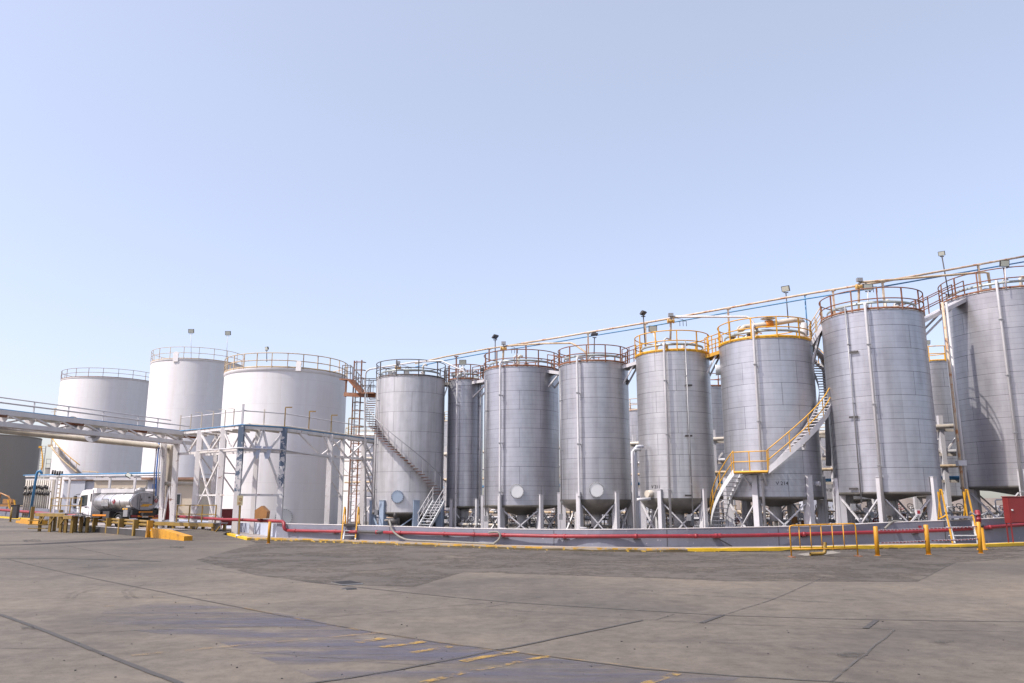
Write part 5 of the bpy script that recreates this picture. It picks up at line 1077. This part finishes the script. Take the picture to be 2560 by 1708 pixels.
# cab with tilted windscreen
m = MB(); prof = [(5.05, .62), (6.80, .62), (6.88, 1.25), (6.62, 2.20), (6.35, 2.48), (5.9, 2.56), (5.05, 2.56)]; W2_ = 1.03
vs = [(-W2_, y, z) for y, z in prof] + [(W2_, y, z) for y, z in prof]; k = len(prof)
m.add(vs, [tuple(range(k)), tuple(range(k, 2 * k))[::-1]] + [(i, (i + 1) % k, k + (i + 1) % k, k + i) for i in range(k)])
cab = L(m, 'cab', 'tankwhite')
m = MB(); m.box((0, 4.98, 2.48), (1.9, .5, .35)); L(m, 'roof_deflector', 'tankwhite', cab)
for s in (-1, 1):
    m = MB(); m.prism([(s * 1.035, 5.62, 1.45), (s * 1.035, 6.62, 1.35), (s * 1.035, 6.66, 1.6), (s * 1.035, 6.45, 2.15), (s * 1.035, 5.62, 2.2)], (s * .012, 0, 0)); L(m, 'side_window', 'glass', cab)
    m = MB(); m.box((s * 1.32, 6.72, 1.85), (.14, .22, .55)); m.box((s * 1.30, 6.72, 1.35), (.12, .18, .22)); m.tube([(s * 1.03, 6.6, 2.25), (s * 1.30, 6.72, 2.2)], .02, 6); m.tube([(s * 1.03, 6.6, 1.2), (s * 1.30, 6.72, 1.25)], .02, 6); L(m, 'mirror', 'dark', cab)
    m = MB(); m.box((s * 1.045, 5.72, 1.32), (.03, .2, .06)); L(m, 'door_handle', 'dark', cab)
    m = MB(); m.box((s * 1.04, 5.16, 2.0), (.05, .12, .55)); L(m, 'intake_slot', 'dark', cab)
m = MB(); m.prism([(-.92, 6.87, 1.32), (.92, 6.87, 1.32), (.92, 6.62, 2.2), (-.92, 6.62, 2.2)], (0, .012, .003)); L(m, 'windscreen', 'glass', cab)
for (x, y) in ((-.92, 5.95), (.92, 5.95), (-.86, 1.55), (.86, 1.55)):
    s = -1 if x < 0 else 1; m = MB(); w = .24 if y > 3 else .46
    m.tube([(x - w / 2, y, .43), (x - w / 2 + .02, y, .43), (x + w / 2 - .02, y, .43), (x + w / 2, y, .43)], [.40, .43, .43, .40], 28); wh = L(m, 'wheel', 'black'); m = MB(); m.tube([(x + s * w * .42, y, .43), (x + s * (w / 2 + .015), y, .43)], .24, 20); L(m, 'rim', 'galv', wh)
    m = MB(); pts = [(x, y + .56 * math.cos(a), .43 + .56 * math.sin(a)) for a in [R_(k) for k in range(10, 171, 16)]]
    for a_, b_ in zip(pts, pts[1:]): m.bar(a_, b_, .5 if y < 3 else .28, .03, up=(0, 0, 1))
    L(m, 'mudguard', 'black' if y < 3 else 'tankwhite')
for s in (-1, 1):
    m = MB(); m.box((s * 1.05, 3.9, .78), (.04, 1.7, .12)); L(m, 'side_guard', 'orange')
    m = MB(); m.box((s * .85, 4.3, .82), (.4, .9, .42)); m.box((s * .85, 3.1, .8), (.4, .8, .5)); L(m, 'fuel_tank', 'dark')
    m = MB(); m.box((s * .95, .72, 1.0), (.3, .5, .6)); L(m, 'locker', 'steelgrey')
    m = MB(); m.box((s * 1.11, .6, 1.22), (.02, .25, .09)); m.box((s * 1.11, .95, 1.22), (.02, .25, .09)); L(m, 'marker_strip', 'yellow')
# red frame member beside the pier
m = MB(); a_ = at(421, 1235, 54); m.prism([a_, at(423, 1300, 54), at(412, 1300, 54)], (0, .25, 0)); tag(m.build('red_panel', M['darkred']), 'narrow dark red wedge shaped panel leaning at the bridge pier', 'panel')

# ================================================================ FIRE WATER PIPE, cabinets, signs, stiles, bollards
def wallY(px, off=.2):
    best = min(WG, key=lambda k: abs(pxof(k, .8) - px)); return best.y - off
def wallY2(px, off=.2):
    i = [k for k in range(len(WG) - 1)]; 
    for k in i:
        x0, x1 = pxof(WG[k], .8), pxof(WG[k + 1], .8)
        if x0 <= px <= x1: f = (px - x0) / (x1 - x0); return WG[k].y + (WG[k + 1].y - WG[k].y) * f - off
    return (WG[0].y if px < 1000 else WG[-1].y) - off
RP = [(718, 1326.5), (790, 1328), (852, 1329), (895, 1330), (960, 1331), (1040, 1333), (1117, 1335), (1258, 1338), (1417, 1341), (1587, 1340.6), (1746, 1340.3), (1905, 1338.4), (2100, 1333), (2157, 1331.5), (2332, 1327), (2439, 1320.7), (2521, 1314.6), (2620, 1308)]
rt = root('fire_water_pipe', tuple(at(1400, 1341, wallY2(1400))), 'long red fire water pipe running along the face of the grey wall', 'pipe')
pp = [at(x, y, wallY2(x, .22)) for x, y in RP]
segs = [(0, 3, 'red'), (3, 5, 'dark'), (5, len(pp), 'red')]
m = MB(); m.tube(dense(pp[0:4], 3), .078, 12); m.build('pipe_run', M['red'], rt)
m = MB(); m.tube(dense(pp[3:5], 3), .078, 12); m.build('black_pipe_run', M['dark'], rt)
m = MB(); m.tube(dense(pp[4:], 3), .08, 12); m.build('pipe_run', M['red'], rt)
lw = [at(x, y, Yq) for x, y, Yq in ((712, 1323, pp[0].y), (710, 1318, pp[0].y - .02), (710, 1308, pp[0].y + .1), (706, 1304, pp[0].y + .3), (690, 1303.2, pp[0].y + .7), (640, 1301.5, pp[0].y + 1.3), (600, 1299.5, pp[0].y + 2), (560, 1299, 49), (488, 1294, 52), (412, 1289.5, 56))]
m = MB(); m.tube([pp[0]] + lw, .09, 12); m.build('upper_run', M['red'], rt)
for px in (737, 838, 942, 1000, 1110, 1185, 1260, 1388, 1412, 1590, 1740, 1790, 1800, 2010, 2290, 2475):
    i = 0; Yq = wallY2(px, .22); y = lerp_tab(RP, px); c = at(px, y, Yq); m = MB(); m.tube([c + Vector((-.07, 0, 0)), c + Vector((.07, 0, 0))], .098, 12); m.build('coupling', M['red'], rt)
for px in (838, 1000, 1115, 1262, 1412, 1592, 1790, 2012, 2287, 2470):
    Yq = wallY2(px, .1); c = at(px, lerp_tab(RP, px), Yq); m = MB(); m.box(c + Vector((0, 0, -.12)), (.3, .22, .035)); m.build('bracket', M['dark'], rt)
m = MB(); c = at(1792, 1345, wallY2(1792, .25)); m.bar(c, at(1830, 1366, wallY2(1830, .1)), .035); m.build('strut', M['dark'], rt)
# far stretch of red pipe behind the platforms
m = MB(); m.tube([at(x, y, Yq) for x, y, Yq in ((-120, 1270, 150), (0, 1275, 130), (82, 1281, 112), (140, 1286, 100), (205, 1290, 84))], .2, 10); tag(m.build('fire_water_pipe', M['red']), 'far stretch of red pipe along the low wall behind the black bin', 'pipe')
# brown hooded box on the red pipe
c = at(655, 1281, lw[4].y + .4); rt = root('fire_monitor', tuple(c), 'five sided brown fibreglass cover over a monitor on the red pipe', 'fire monitor')
m = MB(); w = .36; pts = [(-w * .85, -.36), (w * .95, -.34), (w * 1.05, .05), (.05, .36), (-w * .9, .12)]; m.prism([c + Vector((x, -.3, z)) for x, z in pts], (0, .6, 0)); m.build('hood', M['brown'], rt)
m = MB(); m.tube([c + Vector((0, 0, -.36)), c + Vector((0, 0, -.56))], .09, 10); m.tube([c + Vector((0, 0, -.44)), c + Vector((0, 0, -.49))], .15, 12); m.build('stem', M['red'], rt)
# fire cabinets
def cabinet(px0, px1, yt, yb, yfoot, mat, label):
    a_ = gnd((px0 + px1) / 2, yfoot, .05); Yc = a_.y; p = at(px0, yt, Yc); q = at(px1, yb, Yc); rt = root('fire_hose_cabinet', (a_.x, Yc, .05), label, 'cabinet', 'red fire hose cabinets'); w = q.x - p.x
    m = MB(); m.box(((p.x + q.x) / 2, Yc + .2, (p.z + q.z) / 2), (w, .45, p.z - q.z)); m.box(((p.x + q.x) / 2, Yc + .2, p.z + .02), (w + .06, .5, .04)); m.build('box', M[mat], rt)
    m = MB(); m.box(((p.x + q.x) / 2, Yc - .035, (p.z + q.z) / 2), (w * .90, .02, (p.z - q.z) * .92)); d = m.build('door', M[mat], rt)
    m = MB(); m.tube([(p.x + w * .12, Yc - .09, (p.z + q.z) / 2), (p.x + w * .12, Yc - .04, (p.z + q.z) / 2)], .04, 12); m.build('handle', M['hatch'], d)
    for x in (p.x + .04, q.x - .04):
        for y in (Yc + .02, Yc + .38): m = MB(); m.bar((x, y, .02), (x, y, q.z), .045); m.build('leg', M[mat], rt)
cabinet(555, 581, 1274, 1314, 1333, 'darkred', 'small red hose cabinet on legs beside the faded yellow sign')
cabinet(2518, 2582, 1243, 1308, 1362, 'darkred', 'large dark red hose cabinet cropped by the photo edge')
# sign on yellow post
g = gnd(596.6, 1342.5, .1); rt = root('sign_post', (g.x, g.y, .1), 'faded yellow sign on a yellow post in a pale concrete foot', 'sign')
p = at(600.5, 1239, g.y - .1); q = at(600.5, 1264, g.y - .1); m = MB(); m.bar((g.x, g.y, .1), (p.x, g.y, q.z + .1), .09); m.build('post', M['dullyellow'], rt)
m = MB(); m.box((p.x, g.y - .08, (p.z + q.z) / 2), (.33, .02, p.z - q.z)); pl = m.build('sign_plate', M['signw'], rt)
m = MB(); cc = Vector((p.x + .02, g.y - .1, (p.z + q.z) / 2 + .08)); m.tube([cc + Vector((.07 * math.cos(k), 0, .07 * math.sin(k))) for k in [j * math.pi / 6 for j in range(12)]], .012, 5, closed=True); m.box(cc + Vector((-.04, 0, -.2)), (.16, .012, .03)); m.box(cc + Vector((-.06, 0, -.26)), (.1, .012, .03)); m.build('symbol', M['brown'], pl)
m = MB(); m.tube([(g.x, g.y, .1), (g.x, g.y, .22)], .16, 14); m.build('concrete_foot', M['wallwhite'], rt)
# stiles over the wall
def stile(xl, xr, ybase, ytop, yplat, label, dx):
    base = gnd((xl + xr) / 2, ybase, .12); Yw = wallY2((xl + xr) / 2, 0); rt = root('wall_stile', (base.x, base.y, .12), label, 'steps', 'yellow railed stiles over the wall'); zt = at(xl, ytop, Yw - .1).z; zp_ = at(xl, yplat, Yw).z
    XL, XR = at(xl, ybase, base.y).x, at(xr, ybase, base.y).x; Yf = min(base.y, Yw - .55); Yb = Yw + .85
    for x in (XL, XR):
        top = Vector((x, Yw - .05, zt)); f = Vector((x, Yf, .12)); b_ = Vector((x, Yb + .1, FL + .1)); m = MB()
        m.bar(f, top, .065, .035, up=(0, 1, 0)); m.bar(b_, top + Vector((.0, .12, 0)), .065, .035, up=(0, 1, 0)); m.bar(f.lerp(top, .52), b_.lerp(top, .52), .05, .05); m.bar(top, top + Vector((0, .14, 0)), .07, .05)
        m.bar(f.lerp(top, .98) + Vector((0, .35, -.05)), f.lerp(top, .5) + Vector((0, .5, 0)), .05); m.build('handrail', M['yellow'], rt)
    for x in (XL + .10, XR - .0): m = MB(); m.bar((x, Yf + .05, .12), (x, Yw - .12, zp_), .06, .16); m.build('stringer', M['hatch'], rt)
    for k in (.3, .62): y = Yf + .05 + (Yw - .12 - Yf) * k; m = MB(); m.box(((XL + XR) / 2, y, .12 + (zp_ - .12) * k), (XR - XL, .22, .035)); m.build('tread', M['hatch'], rt)
    m = MB(); m.box(((XL + XR) / 2 + .05, Yw + .2, zp_), (XR - XL, 1.0, .10)); m.build('landing', M['wallpaint'] if xl > 1500 else M['dark'], rt)
stile(853, 888, 1350, 1268, 1313, 'stile with yellow rails over the wall near the trestle end', 10)
stile(2325, 2388, 1354, 1224, 1293, 'tall stile with bright yellow rails over the wall beside the red hydrant', 0)
# bollards
def bollard(pxb, yb, pxt, yt, r, label, mat='bollard'):
    g = gnd(pxb, yb); tp = at(pxt, yt, g.y); m = MB(); m.tube([g + Vector((0, 0, -.05)), tp, tp + Vector((0, 0, .015))], [r, r, r * .8], 14); m.tube([g, g + Vector((0, 0, .01))], r * 1.5, 14)
    return tag(m.build('bollard', M[mat]), label, 'bollard', 'bollards')
bollard(671, 1358.7, 675, 1305, .075, 'slim yellow bollard alone in front of the pale blue wall')
bollard(2194, 1389.6, 2188.5, 1317, .082, 'yellow bollard nearest the tubular barrier, holding the chain end')
bollard(2321.5, 1386.5, 2314.5, 1313, .088, 'yellow bollard in front of the tall stile, holding the chain middle')
bollard(2452, 1383.5, 2445.5, 1306, .08, 'yellow bollard leaning just before the red hydrant')
# chains
def chain(p0, p1, label, sag):
    A = at(*p0); B = at(*p1); nL = 26; m = MB(); m2 = MB()
    for i in range(nL):
        f0, f1 = i / nL, (i + 1) / nL; q0 = A.lerp(B, f0); q1 = A.lerp(B, f1); q0.z -= sag * 4 * f0 * (1 - f0); q1.z -= sag * 4 * f1 * (1 - f1); up = (0, 0, 1) if i % 2 else (0, 1, 0); d = (q1 - q0) * .22
        (m if i % 2 else m2).bar(q0 - d, q1 + d, .055 if i % 2 else .03, .03 if i % 2 else .055)
    rt = root('barrier_chain', tuple(A), label, 'chain', 'red and white chains between the bollards'); m.build('red_links', M['red'], rt); m2.build('white_links', M['hatch'], rt)
Yb0, Yb1, Yb2 = gnd(2194, 1389.6).y, gnd(2321.5, 1386.5).y, gnd(2452, 1383.5).y
chain((2196, 1325.5, Yb0), (2311, 1322, Yb1), 'upper red and white chain between the first two bollards', .01)
chain((2199, 1357.5, Yb0), (2316, 1352.5, Yb1), 'lower red and white chain between the first two bollards', .01)
chain((2321, 1321.5, Yb1), (2443, 1316.5, Yb2), 'upper red and white chain ending at the hydrant bollard', .01)
chain((2324, 1352, Yb1), (2446, 1347.5, Yb2), 'lower red and white chain ending at the hydrant bollard', .01)
# hydrant
g = gnd(2457, 1375); rt = root('fire_hydrant', tuple(g), 'red hydrant head with two outlets on a yellow pedestal', 'hydrant'); zh = lambda y: at(2455, y, g.y).z
m = MB(); m.lathe((g.x, g.y), [(.22, 0), (.23, .03), (.13, .08), (.12, zh(1318)), (.01, zh(1318))], 20); m.build('pedestal', M['bollard'], rt)
m = MB(); m.lathe((g.x - .04, g.y), [(.10, zh(1312)), (.10, zh(1300)), (.12, zh(1299)), (.12, zh(1297)), (.10, zh(1296)), (.10, zh(1289)), (.125, zh(1288)), (.125, zh(1286)), (.11, zh(1285)), (.11, zh(1279)), (.08, zh(1275.5)), (.01, zh(1275))], 20); m.build('head', M['red'], rt)
for s in (-1, 1): m = MB(); b_ = Vector((g.x - .04, g.y - .05, zh(1288))); m.tube([b_, b_ + Vector((s * .16, 0, .0)), b_ + Vector((s * .26, -.03, .07))], .04, 8); m.tube([b_ + Vector((s * .24, -.03, .05)), b_ + Vector((s * .36, -.05, .13))], .02, 6); m.bar(b_ + Vector((s * .33, -.05, .17)), b_ + Vector((s * .41, -.05, .07)), .03); m.build('outlet', M['steelgrey'], rt)
m = MB(); m.lathe((g.x, g.y), [(.13, zh(1318)), (.15, zh(1316)), (.15, zh(1311)), (.05, zh(1310))], 18); m.build('flange', M['dark'], rt)
# tubular barrier
gl, gr = gnd(1979, 1393.5), gnd(2145, 1391.5); zt = lambda px, y, g: at(px, y, g.y).z
rt = root('crowd_barrier', tuple((gl + gr) / 2), 'yellow tubular barrier with six bars standing over the pale concrete patch', 'barrier')
hl, hr_ = zt(1975, 1314, gl), zt(2142, 1309.5, gr); m = MB(); r = .027
m.tube([gl, gl + Vector((0, 0, hl - .1)), gl + Vector((.03, 0, hl - .02)), gl + Vector((.12, 0, hl)), gr + Vector((-.12, 0, hr_)), gr + Vector((-.03, 0, hr_ - .02)), gr + Vector((0, 0, hr_ - .1)), gr], r, 8); m.build('frame', M['bollard'], rt)
zl2 = zt(1979, 1373, gl); m = MB(); m.tube([gl + Vector((0, 0, zl2)), gr + Vector((0, 0, zl2))], .025, 8); m.build('bottom_rail', M['bollard'], rt)
for px in (2002, 2030, 2057, 2085, 2113): f = (px - 1979) / (2145 - 1979); q = gl.lerp(gr, f); m = MB(); m.tube([q + Vector((0, 0, zl2)), q + Vector((0, 0, hl + (hr_ - hl) * f))], .018, 6); m.build('bar', M['bollard'], rt)
for q in (gl, gr): m = MB(); m.box(q + Vector((0, -.02, .02)), (.12, .5, .04)); m.build('foot', M['rustrail'], rt)
# bent yellow pipe stub
g = gnd(2064, 1389.5); m = MB(); m.tube([g + Vector((-.62, -.1, .07)), g + Vector((-.12, 0, .08)), g + Vector((-.02, 0, .12)), g + Vector((0, 0, .25)), g + Vector((.02, 0, .50))], .062, 12, cap=False); pi_ = tag(m.build('bent_pipe', M['dullyellow']), 'bent rusty yellow pipe stub lying under the tubular barrier', 'pipe')
# hoses
def hose(pts, r, label):
    m = MB(); m.tube(dense([at(x, y, wallY2(x, o)) for x, y, o in pts], 5), r, 8); return tag(m.build('hose', M['hose']), label, 'hose')
hose([(*b3(430, 700), -.4), (*b3(500, 695), -.3), (*b3(520, 750), .28), (*b3(560, 870), .38), (*b3(640, 950), .38), (*b3(720, 1000), .38), (*b3(860, 1040), .4), (*b3(1250, 1058), .4), (*b3(1700, 1078), .4), (*b3(2270, 1102), .4), (*b4(250, 1090), .4), (*b4(325, 1030), .4), (*b4(350, 955), .4), (*b4(310, 905), .4), (*b4(230, 900), .4), (*b4(150, 912), .4)], .05, 'long grey hose drooping over the wall and looping back up by the red pipe')
hose([(2212, 1322, .3), (2218, 1316, .28), (2228, 1307, .1), (2240, 1303, -.2), (2262, 1305, -.5)], .05, 'short grey hose end hanging over the wall near the first chain bollard')
# valve box on the hose
c = at(983, 1305, wallY2(983, -.5)); rt = root('hose_pump', tuple(c), 'dark pump and valve where the long hose crosses the wall', 'pump'); m = MB(); m.tube([c + Vector((-.25, 0, 0)), c + Vector((.3, 0, 0))], .2, 12); m.tube([c + Vector((.1, -.1, .2)), c + Vector((.1, -.1, .45))], .08, 10); m.box(c + Vector((0, 0, -.2)), (.5, .4, .2)); m.build('casing', M['dark'], rt); m = MB(); m.tube([c + Vector((-.35, 0, .22)), c + Vector((.0, 0, .2))], .03, 6); m.build('lever', M['orangepipe'], rt)
# red box by the stile
c = at(2295, 1281, wallY2(2295, -.6)); rt = root('alarm_point', tuple(c), 'small grey box with a red label on a post behind the wall', 'alarm box'); m = MB(); m.box(c, (.2, .14, .26)); m.build('box', M['leg'], rt); m = MB(); m.box(c + Vector((0, -.075, .01)), (.14, .012, .16)); m.build('red_label', M['red'], rt); m = MB(); m.bar((c.x, c.y, FL), (c.x, c.y, c.z - .1), .05); m.build('post', M['steelgrey'], rt)
m = MB(); c = at(2300, 1318, wallY2(2300, .03)); m.box(c, (.14, .015, .14)); tag(m.build('wall_sticker', M['red']), 'small red and white label stuck on the wall beside the tall stile', 'sign')
# low inlet drum on V 211 and pipes between tanks
t = E_; d = ang(t, 1628, 1235); z = zf(t, 1628, 1235, d); ax = (P(t, d, 1, 0) - t.c).normalized(); rt = root('inlet_nozzle', tuple(P(t, d, t.R, z)), 'short pale drum nozzle with a side pipe low on the V 211 tank', 'nozzle')
m = MB(); c0 = P(t, d, t.R - .2, z); m.tube([c0, c0 + ax * .55], .20, 20); m.build('drum', M['beige'], rt)
m = MB(); q = at(1626, 1247, c0.y - .8); m.tube([q, at(1600, 1249, c0.y - .9), at(1592, 1249.5, c0.y - .9)], .085, 12); m.build('side_pipe', M['galv'], rt)
t = F_; d = ang(t, 2041, 1210); z = zf(t, 2041, 1210, d); ax = (P(t, d, 1, 0) - t.c).normalized(); m = MB(); c0 = P(t, d, t.R - .1, z); m.tube([c0, c0 + ax * .3], .13, 16); m.build('side_nozzle', M['leg'], t.root)
t = F_; d = ang(t, 1800, 925); z = zf(t, 1800, 925, d); ax = (P(t, d, 1, 0) - t.c).normalized(); m = MB(); c0 = P(t, d, t.R - .1, z); m.tube([c0, c0 + ax * .3, c0 + ax * .36], [.3, .3, .34], 20); m.build('side_hatch', M['hatch'], t.root)
for px, r, y0, y1, k in ((1581, .08, 1130, 1318, 0), (1588, .095, 1122, 1306, 1), (1596, .10, 1240, 1320, 2)):
    Yq = 46.5 + k * .2; p = at(px, y0, Yq); m = MB(); m.tube([Vector((p.x, p.y, FL)), p] + ([p + Vector((.1, 0, .12)), p + Vector((.5, .2, .14))] if k < 2 else []), r, 12); tag(m.build('riser_pipe', M['shed'] if k else M['galv']), ('slim pale riser pipe beside the dome bottomed tank', 'thick pale blue riser pipe between the dome bottomed tank and the V 211 tank', 'short thick pale riser pipe in front of the V 211 tank edge')[k], 'pipe', 'riser pipes in the gap')

# ================================================================ UNDER AND BEHIND THE TANKS
rnd = random.Random(11)
def hY(px): return 1 / (1 / 84 + (px - 900) * (1 / 47.5 - 1 / 84) / 1600.0)
def hp_(px, z, dY=0): Y = hY(px) + dY; d = ray(px, 1262); x = d.x * Y / d.y; return Vector((x, Y, z))
names = (('beige', 'beige'), ('pale', 'galv'), ('cream', 'creamrail'))
for k, (z, dY, r, mt, lb, px0, px1) in enumerate(((6.6, 0, .14, 'beige', 'thick beige pipe running high behind the tanks', 900, 2500), (5.1, .4, .12, 'galv', 'pale pipe running behind the tanks just below the high beige one', 900, 2500), (4.2, 0, .10, 'creamrail', 'cream pipe running at middle height behind the tanks', 860, 2500), (3.5, .5, .12, 'bluepipe', 'blue painted pipe at middle height behind the tanks', 1100, 2500))):
    m = MB(); m.tube([hp_(px0, z, dY), hp_(px1, z, dY)], r, 10); tag(m.build('rack_pipe', M[mt]), lb, 'pipe', 'pipes on the rack behind the tanks')
rt = root('rear_pipe_rack', tuple(hp_(1600, 0)), 'white steel rack of columns and braces behind the tank row', 'pipe rack')
for px in (872, 905, 935, 1112, 1590, 1792, 2058, 2090, 2330, 2372):
    a_ = hp_(px, FL, .2); m = MB(); m.box((a_.x, a_.y, 3.5), (.26, .26, 7.6)); m.build('column', M['white'] if px < 1200 else M['leg'], rt)
    for z in (6.4, 4.9, 3.3): m = MB(); m.box((a_.x, a_.y, z), (1.5, .16, .16)); m.build('arm', M['beige'], rt)
    m = MB(); m.bar((a_.x, a_.y, 4.9), (a_.x + 1.2, a_.y, 6.3), .1); m.bar((a_.x, a_.y, 4.9), (a_.x - 1.2, a_.y, 6.3), .1); m.build('brace', M['white'], rt)
for px0, px1 in ((872, 905), (905, 935)):
    for z0, z1 in ((.3, 2.6), (2.6, 4.9), (4.9, 7.1)):
        m = MB(); m.bar(hp_(px0, z0, .1), hp_(px1, z1, .1), .1); m.bar(hp_(px1, z0, .1), hp_(px0, z1, .1), .1); m.build('brace', M['white'], rt); m = MB(); m.bar(hp_(px0, z1, .1), hp_(px1, z1, .1), .12); m.build('beam', M['white'], rt)
# low pipe headers with valves
def valve(c, r, par, col='dark', wheel=True):
    m = MB(); m.tube([c + Vector((-r * 2, 0, 0)), c + Vector((-r * 1.5, 0, 0))], r * 1.6, 10); m.tube([c + Vector((r * 1.5, 0, 0)), c + Vector((r * 2, 0, 0))], r * 1.6, 10); m.tube([c + Vector((-r * 1.6, 0, 0)), c + Vector((r * 1.6, 0, 0))], r * 1.25, 10); m.tube([c, c + Vector((0, 0, r * 4.2))], r * .4, 6); v = m.build('valve', M[col], par)
    if wheel: m = MB(); q = c + Vector((0, 0, r * 4.2)); R2 = r * 2; m.tube([q + Vector((R2 * math.cos(a), R2 * .5 * math.sin(a), R2 * .8 * math.sin(a))) for a in [j * math.pi / 6 for j in range(12)]], r * .25, 5, closed=True); m.bar(q - Vector((R2, 0, 0)), q + Vector((R2, 0, 0)), r * .3); m.build('handwheel', M[rnd.choice(['dark', 'dark', 'steelgrey', 'steelgrey', 'red'])], v)
heads = [(1.6, .55, .085, 'beige', 'waist high beige header pipe with valves under the front tanks'), (5, .95, .07, 'galv', 'pale header pipe with valves further back under the tanks'), (8.5, .4, .10, 'steelgrey', 'grey header pipe with valves low under the tanks'), (12.5, 1.3, .09, 'creamrail', 'cream header pipe at head height under the rear tanks'), (17, .8, .11, 'galv', 'rearmost pale header pipe seen between the legs')]
for k, (Yh, z, r, mt, lb) in enumerate(heads):
    sl2 = (41.5 - 58) / (2400 - 960)
    def pt(px, z_, Yh=Yh): Y = ipY(px) + Yh; d = ray(px, 1262); return Vector((d.x * Y / d.y, Y, z_))
    rt = root('header_pipe', tuple(pt(1500, z)), lb, 'pipe', 'header pipes under the tanks'); m = MB(); m.tube([pt(940, z), pt(1500, z), pt(2000, z), pt(2560, z)], r, 10); m.build('pipe_run', M[mt], rt)
    px = 950 + rnd.uniform(0, 20)
    while px < 2550:
        q = pt(px, z); c_ = rnd.random()
        if c_ < .35: valve(q, r * rnd.uniform(.9, 1.3), rt, rnd.choice(['dark', 'steelgrey', 'steelgrey', 'galv']))
        elif c_ < .75:
            hh = rnd.uniform(.3, .9); m = MB(); m.tube([q, q + Vector((0, 0, hh)), q + Vector((.08, 0, hh + .08)), q + Vector((rnd.choice([-.5, .5]), rnd.uniform(-.4, .4), hh + .1))], r * rnd.uniform(.4, .75), 8); m.build('branch', M[rnd.choice(['beige', 'galv', 'creamrail', 'steelgrey', 'steelgrey', 'leg'])], rt)
        elif c_ < .9: m = MB(); m.box((q.x, q.y + .1, (z + FL) / 2), (.14, .14, z - FL)); m.box((q.x, q.y, z - r - .04), (.5, .3, .06)); m.build('stand', M['leg'], rt)
        else: m = MB(); hh = rnd.uniform(.2, .5); m.box(q + Vector((0, 0, hh)), (.3, .2, .38)); m.bar((q.x, q.y, FL), (q.x, q.y, z + hh), .05); m.build('gauge_box', M[rnd.choice(['leg', 'hatch', 'brown'])], rt)
        px += rnd.uniform(9, 26)
# pumps
pl = [(1180, 56, 'under the narrow tank'), (1330, 52.5, 'under the wide tank with a pale round cover'), (1560, 49.5, 'beside the riser pipes'), (1720, 46, 'under the V 211 tank'), (1850, 44.5, 'behind the lower curved flight'), (1980, 43.5, 'under the V 214 tank'), (2260, 41.5, 'under the tank beside the tall stile'), (2480, 43, 'under the cropped last tank')]
for px, Yp, lb in pl:
    d = ray(px, 1262); c = Vector((d.x * Yp / d.y, Yp, FL + .45)); rt = root('pump', (c.x, c.y, FL), 'small motor pump ' + lb, 'pump', 'pumps under the tanks')
    m = MB(); m.tube([c + Vector((-.45, 0, 0)), c + Vector((.15, 0, 0))], .2, 14); m.build('motor', M[rnd.choice(['bluepipe', 'steelgrey', 'blueleg'])], rt); m = MB(); m.tube([c + Vector((.2, 0, 0)), c + Vector((.42, 0, 0))], .24, 14); m.tube([c + Vector((.31, 0, .1)), c + Vector((.31, 0, .6))], .09, 8); m.build('casing', M['steelgrey'], rt); m = MB(); m.box((c.x, c.y, FL + .12), (1.2, .5, .24)); m.build('plinth', M['side'], rt)
# low rear buildings / wall closing the view behind the second row
m = MB(); a_, b_ = at(860, 1262, 100), at(2900, 1262, 78); m.bar(zv(a_, 1.1), zv(b_, 1.1), .3, 2.2 + .7); tag(m.build('rear_wall', M['side']), 'low beige wall far behind the tank row', 'wall')
for i, (p0_, p1_, h) in enumerate(((960, 1120, 3.2), (1480, 1640, 3.0), (2020, 2130, 3.4))):
    a_ = at(p0_, 1262, 92 - i * 5); b_ = at(p1_, 1262, 92 - i * 5); m = MB(); m.box(((a_.x + b_.x) / 2, a_.y + 1, h / 2), (b_.x - a_.x, 3, h)); m.box(((a_.x + b_.x) / 2, a_.y + 1, h + .06), (b_.x - a_.x + .4, 3.4, .12)); tag(m.build('rear_cabin', M['shed']), ('pale flat roofed cabin far behind the narrow tank', 'pale flat roofed cabin far behind the riser pipes', 'pale flat roofed cabin far behind the curved stair')[i], 'building')
# pebbles and litter along the kerb
for i in range(60):
    k = rnd.choice(KD); s = rnd.uniform(.01, .035); q = k + Vector((rnd.uniform(-1.2, 1.2), -rnd.uniform(.05, 1.2), s * .4)); PBL = globals().setdefault('PBL', MB()); Mx = Matrix.Rotation(rnd.uniform(0, 3), 3, 'Z') @ Matrix.Rotation(rnd.uniform(0, 1), 3, 'X'); PBL.box(q, (s * 1.6, s, s * .8), M=Mx)
for i in range(170):
    q = gnd(rnd.uniform(0, 2560), rnd.uniform(1400, 1700)); s_ = rnd.uniform(.006, .016); q.z = s_ * .4; Mx = Matrix.Rotation(rnd.uniform(0, 3), 3, 'Z'); PBL2 = globals().setdefault('PBL2', MB()); PBL2.box(q, (s_ * 1.6, s_, s_ * .8), M=Mx)
tag(PBL2.build('grit', M['dark']), 'dark grit scattered over the concrete yard', None, None, 'stuff')
o = PBL.build('loose_gravel', M['newpatch']); tag(o, 'loose stones scattered on the asphalt along the kerb', None, None, 'stuff')
